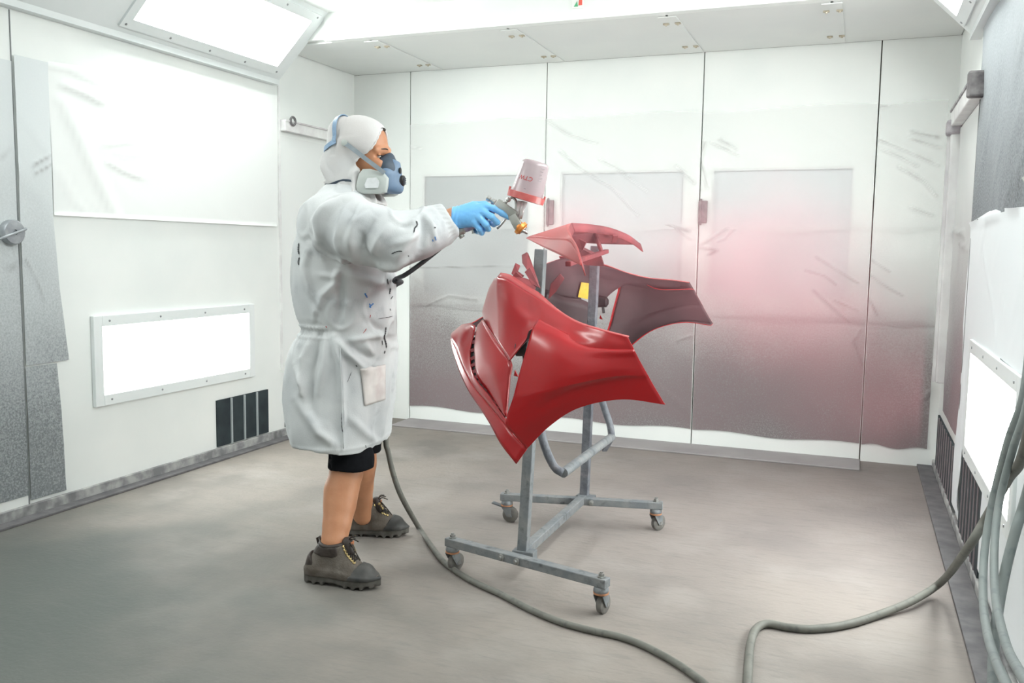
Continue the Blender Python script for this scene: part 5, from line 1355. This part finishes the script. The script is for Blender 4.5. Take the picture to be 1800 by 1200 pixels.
MB().tube([G(909, 379), G(912, 366), G(914, 353)], [.009, .0085, .010], 14).build('cup_adapter', clear_m, GN, smooth=True)
MB().tube([G(913, 384), G(918, 368), G(922, 354)], [.009, .0085, .011], 14).build('cup_adapter', clear_m, GN, smooth=True)
ft = MB().lathe(G(820, 401), (G(800, 411)-G(820, 401)).normalized(), ((0, .012), (.012, .012), (.013, .016), (.034, .016), (.036, .011), (.05, .011)), 12).build('air_inlet', chrome_d, GN, sharp=40)
MB().lathe(G(806, 407), (G(812, 416)-G(806, 407)).normalized(), ((0, .008), (.016, .008), (.017, .011), (.026, .011)), 10).build('air_regulator', chrome_d, GN, sharp=40)
MB().lathe(G(831, 402), (G(833, 410)-G(831, 402)).normalized(), ((0, .006), (.012, .006), (.013, .008), (.018, .008)), 10).build('inlet_screw', chrome, GN, sharp=40)
# cup
lid_c, top_c = G(924.5, 347), G(943, 284)
ca = (top_c-lid_c).normalized(); ch = (top_c-lid_c).length
vw = (CAM-lid_c); vw = (vw-ca*vw.dot(ca)).normalized(); cr = ca.cross(vw).normalized()
if cr.dot(CR) < 0: cr = -cr
cup_m = mat('cup_translucent_plastic', (.52, .43, .45), (.44, .33, .36), 9, .28, trans=.3)
lid_m = mat('cup_lid_red', (.48, .085, .08), (.54, .15, .14), 30, .35)
paint_m = mat('paint_in_cup', (.55, .10, .12), rough=.3)
r0, r1 = 28.5*pxm, 24.0*pxm
def crad(h): return r0+(r1-r0)*h/ch
cup = MB().lathe(lid_c, ca, [(.004, r0+.001), (.012, r0), (ch*.5, crad(ch*.5)), (ch-.016, r1), (ch-.006, r1-.003), (ch, r1-.011), (ch+.001, r1*.52), (ch-.006, r1*.50)], 40, x=vw).build('paint_cup', cup_m, GN, sharp=60)
MB().lathe(lid_c, ca, [(ch-.0058, r1*.49), (ch-.003, r1*.48)], 32).build('paint_window', paint_m, cup)
MB().lathe(lid_c, ca, [(-.012, r0-.02), (-.011, r0+.008), (.012, r0+.010), (.013, r0+.004)], 40).build('cup_lid', lid_m, GN, sharp=40)
for a in (-1.25, 1.25, math.pi):
    d_ = vw*math.cos(a)+cr*math.sin(a)
    MB().bar(lid_c+d_*(r0+.009)+ca*.010, lid_c+d_*(r0+.009)+ca*.022, .010, .005, up=d_).build('lid_lug', lid_m, GN)
def cpt(ang, h, lift=.0012):
    r_ = crad(h)+lift; return lid_c+ca*h+(vw*math.cos(ang)+cr*math.sin(ang))*r_
print_red = mat('print_red', (.50, .025, .02), rough=.5); print_grey = mat('print_grey', (.40, .34, .36), rough=.6)
tc = bpy.data.curves.new('cup_lettering', 'FONT'); tc.body = 'CTW'; tc.size = .0225; tc.shear = .12; tc.align_x = 'CENTER'; tc.extrude = 0.0; tc.resolution_u = 4
tob = bpy.data.objects.new('cup_lettering', tc); COL.objects.link(tob); bpy.context.view_layer.update()
tme = bpy.data.meshes.new_from_object(tob.evaluated_get(bpy.context.evaluated_depsgraph_get()))
bpy.data.objects.remove(tob)
hc = ch*.50; a0 = -.36
bm = bmesh.new(); bm.from_mesh(tme); bmesh.ops.triangulate(bm, faces=bm.faces[:]); bmesh.ops.subdivide_edges(bm, edges=bm.edges[:], cuts=1)
for q in bm.verts:
    x_, y_ = q.co.x, q.co.y
    q.co = cpt(a0-x_/crad(hc), hc-y_+.006)
bm.to_mesh(tme); bm.free()
link('lettering', tme, print_red, cup)
for k_ in range(9):
    h_ = .022+k_*(ch-.045)/8
    MB().prism([cpt(-1.20, h_), cpt(-1.02, h_), cpt(-1.02, h_+.0022), cpt(-1.20, h_+.0022)], -ca*.0001+vw*.0004).build('scale_mark', print_grey, cup)
    if k_ > 3:
        MB().prism([cpt(.45, h_), cpt(.62+.06*(k_ % 3), h_), cpt(.62+.06*(k_ % 3), h_+.003), cpt(.45, h_+.003)], vw*.0004).build('scale_mark', print_grey, cup)
MB().prism([cpt(-.28, .026), cpt(-.16, .026), cpt(-.16, .029), cpt(-.28, .029)], vw*.0004).build('scale_mark', print_grey, cup)

# ------------------------------------------------------------------ hoses
hose_black = mat('whip_hose_black', (.035, .038, .044), (.055, .058, .064), 40, .6)
hose_grey = mat('air_hose_grey', (.115, .115, .10), (.16, .16, .14), 12, .65, c3=(.085, .088, .08), s3=40)
AH = tag(empty('air_hose', onz(870, 1046)), 'grey air hose running from the spray gun round the painter and over the floor', 'hose')
w1 = [G(802, 410), G(790, 418), G(775, 435, -.02), G(753, 453, -.05), G(735, 467, -.08), G(712, 483, -.09), lay([coat], 688, 491, .017), Pw((.158, -.045, 1.128)), Pw((.162, .03, 1.125)), Pw((.105, .12, 1.10)), Pw((.05, .19, 1.03)), Pw((.045, .202, .95)), Pw((.035, .205, .88))]
MB().tube(spline(w1, 70), .0088, 10).build('whip_hose', hose_black, AH, smooth=True)
MB().lathe(G(797, 413.5), (G(773, 431)-G(797, 413.5)).normalized(), ((0, .010), (.012, .010), (.013, .0125), (.03, .0125), (.031, .0105), (.05, .0105)), 10).build('hose_ferrule', chrome_d, AH, sharp=40)
hz = .0115
w2 = [Pw((.035, .205, .90)), Pw((.045, .20, .72)), Pw(P(678, 770, .19)), Pw(P(682, 793, .19)), Pw(P(691, 832, .175)), Pw(P(706, 873, .15))]
w2 += [onz(u, v, hz) for u, v in ((735, 925), (757, 958), (778, 985), (805, 1006), (840, 1026), (880, 1044), (930, 1070), (985, 1093), (1040, 1108), (1090, 1119), (1135, 1136), (1180, 1160), (1215, 1183), (1245, 1208), (1275, 1250))]
MB().tube(spline(w2, 190), .0115, 12).build('floor_hose', hose_grey, AH, smooth=True)
MB().lathe(Pw((.037, .205, .86)), (0, 0, -1), ((-.03, .011), (0, .014), (.05, .014), (.06, .012)), 10).build('coupling', chrome_d, AH, sharp=40)
# hose looping off the right wall to the floor
def hook(p, n):
    MB().tube([p, p+Vector((-.06, 0, -.01)), p+Vector((-.08, 0, .03))], .006, 8).build('wall_hook', chrome_d, n, smooth=True)
H2 = tag(empty('air_hose', onz(1440, 1103)), 'grey hose swooping from the wall down to the floor in a loose bend', 'hose')
pts = [Vector((XR-.05, 2.20, 1.32)), Vector((XR-.055, 2.42, 1.06)), onx(1800, 793, XR-.06), onx(1772, 842, XR-.065), onx(1735, 907, XR-.085), onx(1700, 965, XR-.13)]
pts += [onz(1655, 1022, .075), onz(1605, 1055, .035), onz(1550, 1078, .016), onz(1490, 1097, .0135), onz(1430, 1105, .0135), onz(1385, 1102, .0135), onz(1350, 1096, .0135), onz(1330, 1104, .0135), onz(1320, 1128, .0135), onz(1316, 1170, .0135), onz(1314, 1215, .0135), onz(1318, 1290, .0135)]
MB().tube(spline(pts, 190), .0135, 12).build('hose_tube', hose_grey, H2, smooth=True)
hook(Vector((XR-.002, 2.20, 1.31)), H2)
hose_pale = mat('hose_pale_grey', (.20, .228, .225), (.25, .275, .268), 10, .6, c3=(.15, .17, .178), s3=30)
def hang(label, px, y_top, m, r):
    o = tag(empty('hanging_hose', onx(*px[-1], XR-.05)), label, 'hose', 'hoses hanging on the wall')
    P_ = [Vector((XR-.03, y_top, 1.45)), onx(*px[0], XR-.05).lerp(Vector((XR-.03, y_top, 1.45)), .45)]+[onx(u, v, XR-(.055+.02*k)) for k, (u, v) in enumerate(px)]
    P_[-1].z = max(P_[-1].z, r)
    MB().tube(spline(P_, 120), r, 12).build('hose_tube', m, o, smooth=True); hook(Vector((XR-.002, y_top, 1.44)), o)
    return o
hang('thin grey hose hanging against the sheet, hitting the floor behind the thicker one', [(1800, 688), (1772, 775), (1745, 880), (1731, 965), (1728, 1050), (1735, 1110), (1750, 1160), (1775, 1215)], 2.75, hose_pale, .0105)
hang('pale hose hanging close along the bright wall light edge', [(1806, 705), (1780, 790), (1757, 880), (1748, 960), (1750, 1050), (1768, 1130), (1792, 1180), (1830, 1235)], 2.60, hose_pale, .0100)
hang('thicker pale hose dropping straight to the floor beside the wall channel', [(1806, 865), (1786, 930), (1768, 1000), (1754, 1075), (1747, 1140), (1745, 1215)], 2.05, hose_pale, .0125)

# ------------------------------------------------------------------ red paint mist
def mist():
    m = bpy.data.materials.new('paint_mist_volume'); m.use_nodes = True; t = m.node_tree; L = t.links.new
    t.nodes.remove(t.nodes['Principled BSDF'])
    pv = nd(t, 'ShaderNodeVolumePrincipled'); pv.inputs['Color'].default_value = (.97, .46, .52, 1); pv.inputs['Anisotropy'].default_value = .0
    L(pv.outputs[0], t.nodes['Material Output'].inputs['Volume'])
    pos = nd(t, 'ShaderNodeNewGeometry').outputs['Position']
    nz_ = nd(t, 'ShaderNodeTexNoise'); nz_.inputs['Scale'].default_value = 2.3; nz_.inputs['Detail'].default_value = 3; L(pos, nz_.inputs['Vector'])
    wv = nd(t, 'ShaderNodeVectorMath', operation='MULTIPLY_ADD'); wv.inputs[1].default_value = (.5, .5, .5); L(nz_.outputs['Color'], wv.inputs[0]); L(pos, wv.inputs[2])
    tot = None
    for c, r, d in MISTS:
        ds = nd(t, 'ShaderNodeVectorMath', operation='DISTANCE'); ds.inputs[1].default_value = (c[0]+.25, c[1]+.25, c[2]+.25); L(wv.outputs[0], ds.inputs[0])
        mr = nd(t, 'ShaderNodeMapRange', interpolation_type='SMOOTHERSTEP'); mr.inputs['From Min'].default_value = r; mr.inputs['From Max'].default_value = r*.05; mr.inputs['To Max'].default_value = d; L(ds.outputs['Value'], mr.inputs['Value'])
        if tot is None: tot = mr.outputs[0]
        else:
            ad = nd(t, 'ShaderNodeMath', operation='ADD'); L(tot, ad.inputs[0]); L(mr.outputs[0], ad.inputs[1]); tot = ad.outputs[0]
    L(tot, pv.inputs['Density'])
    lo = np.array([-1.45, 2.95, .12]); hi = np.array([XR-.14, YB-.12, 1.75])
    o = MB().box(lo, hi, .15).build('paint_mist', m, None)
    return tag(o, 'pink cloud of paint mist drifting from the bumper towards the rear corner', 'mist', kind='stuff')
MISTS = [(tuple(ony(1375, 492, 4.75)), .70, .52), (tuple(ony(1230, 470, 4.3)), .50, .45), (tuple(ony(1050, 440, 3.75)), .42, .35), (tuple(ony(985, 425, 3.4)), .22, .8), (tuple(ony(1500, 620, 5.1)), .70, .28), (tuple(ony(1610, 720, 5.1)), .42, .5)]
mist()
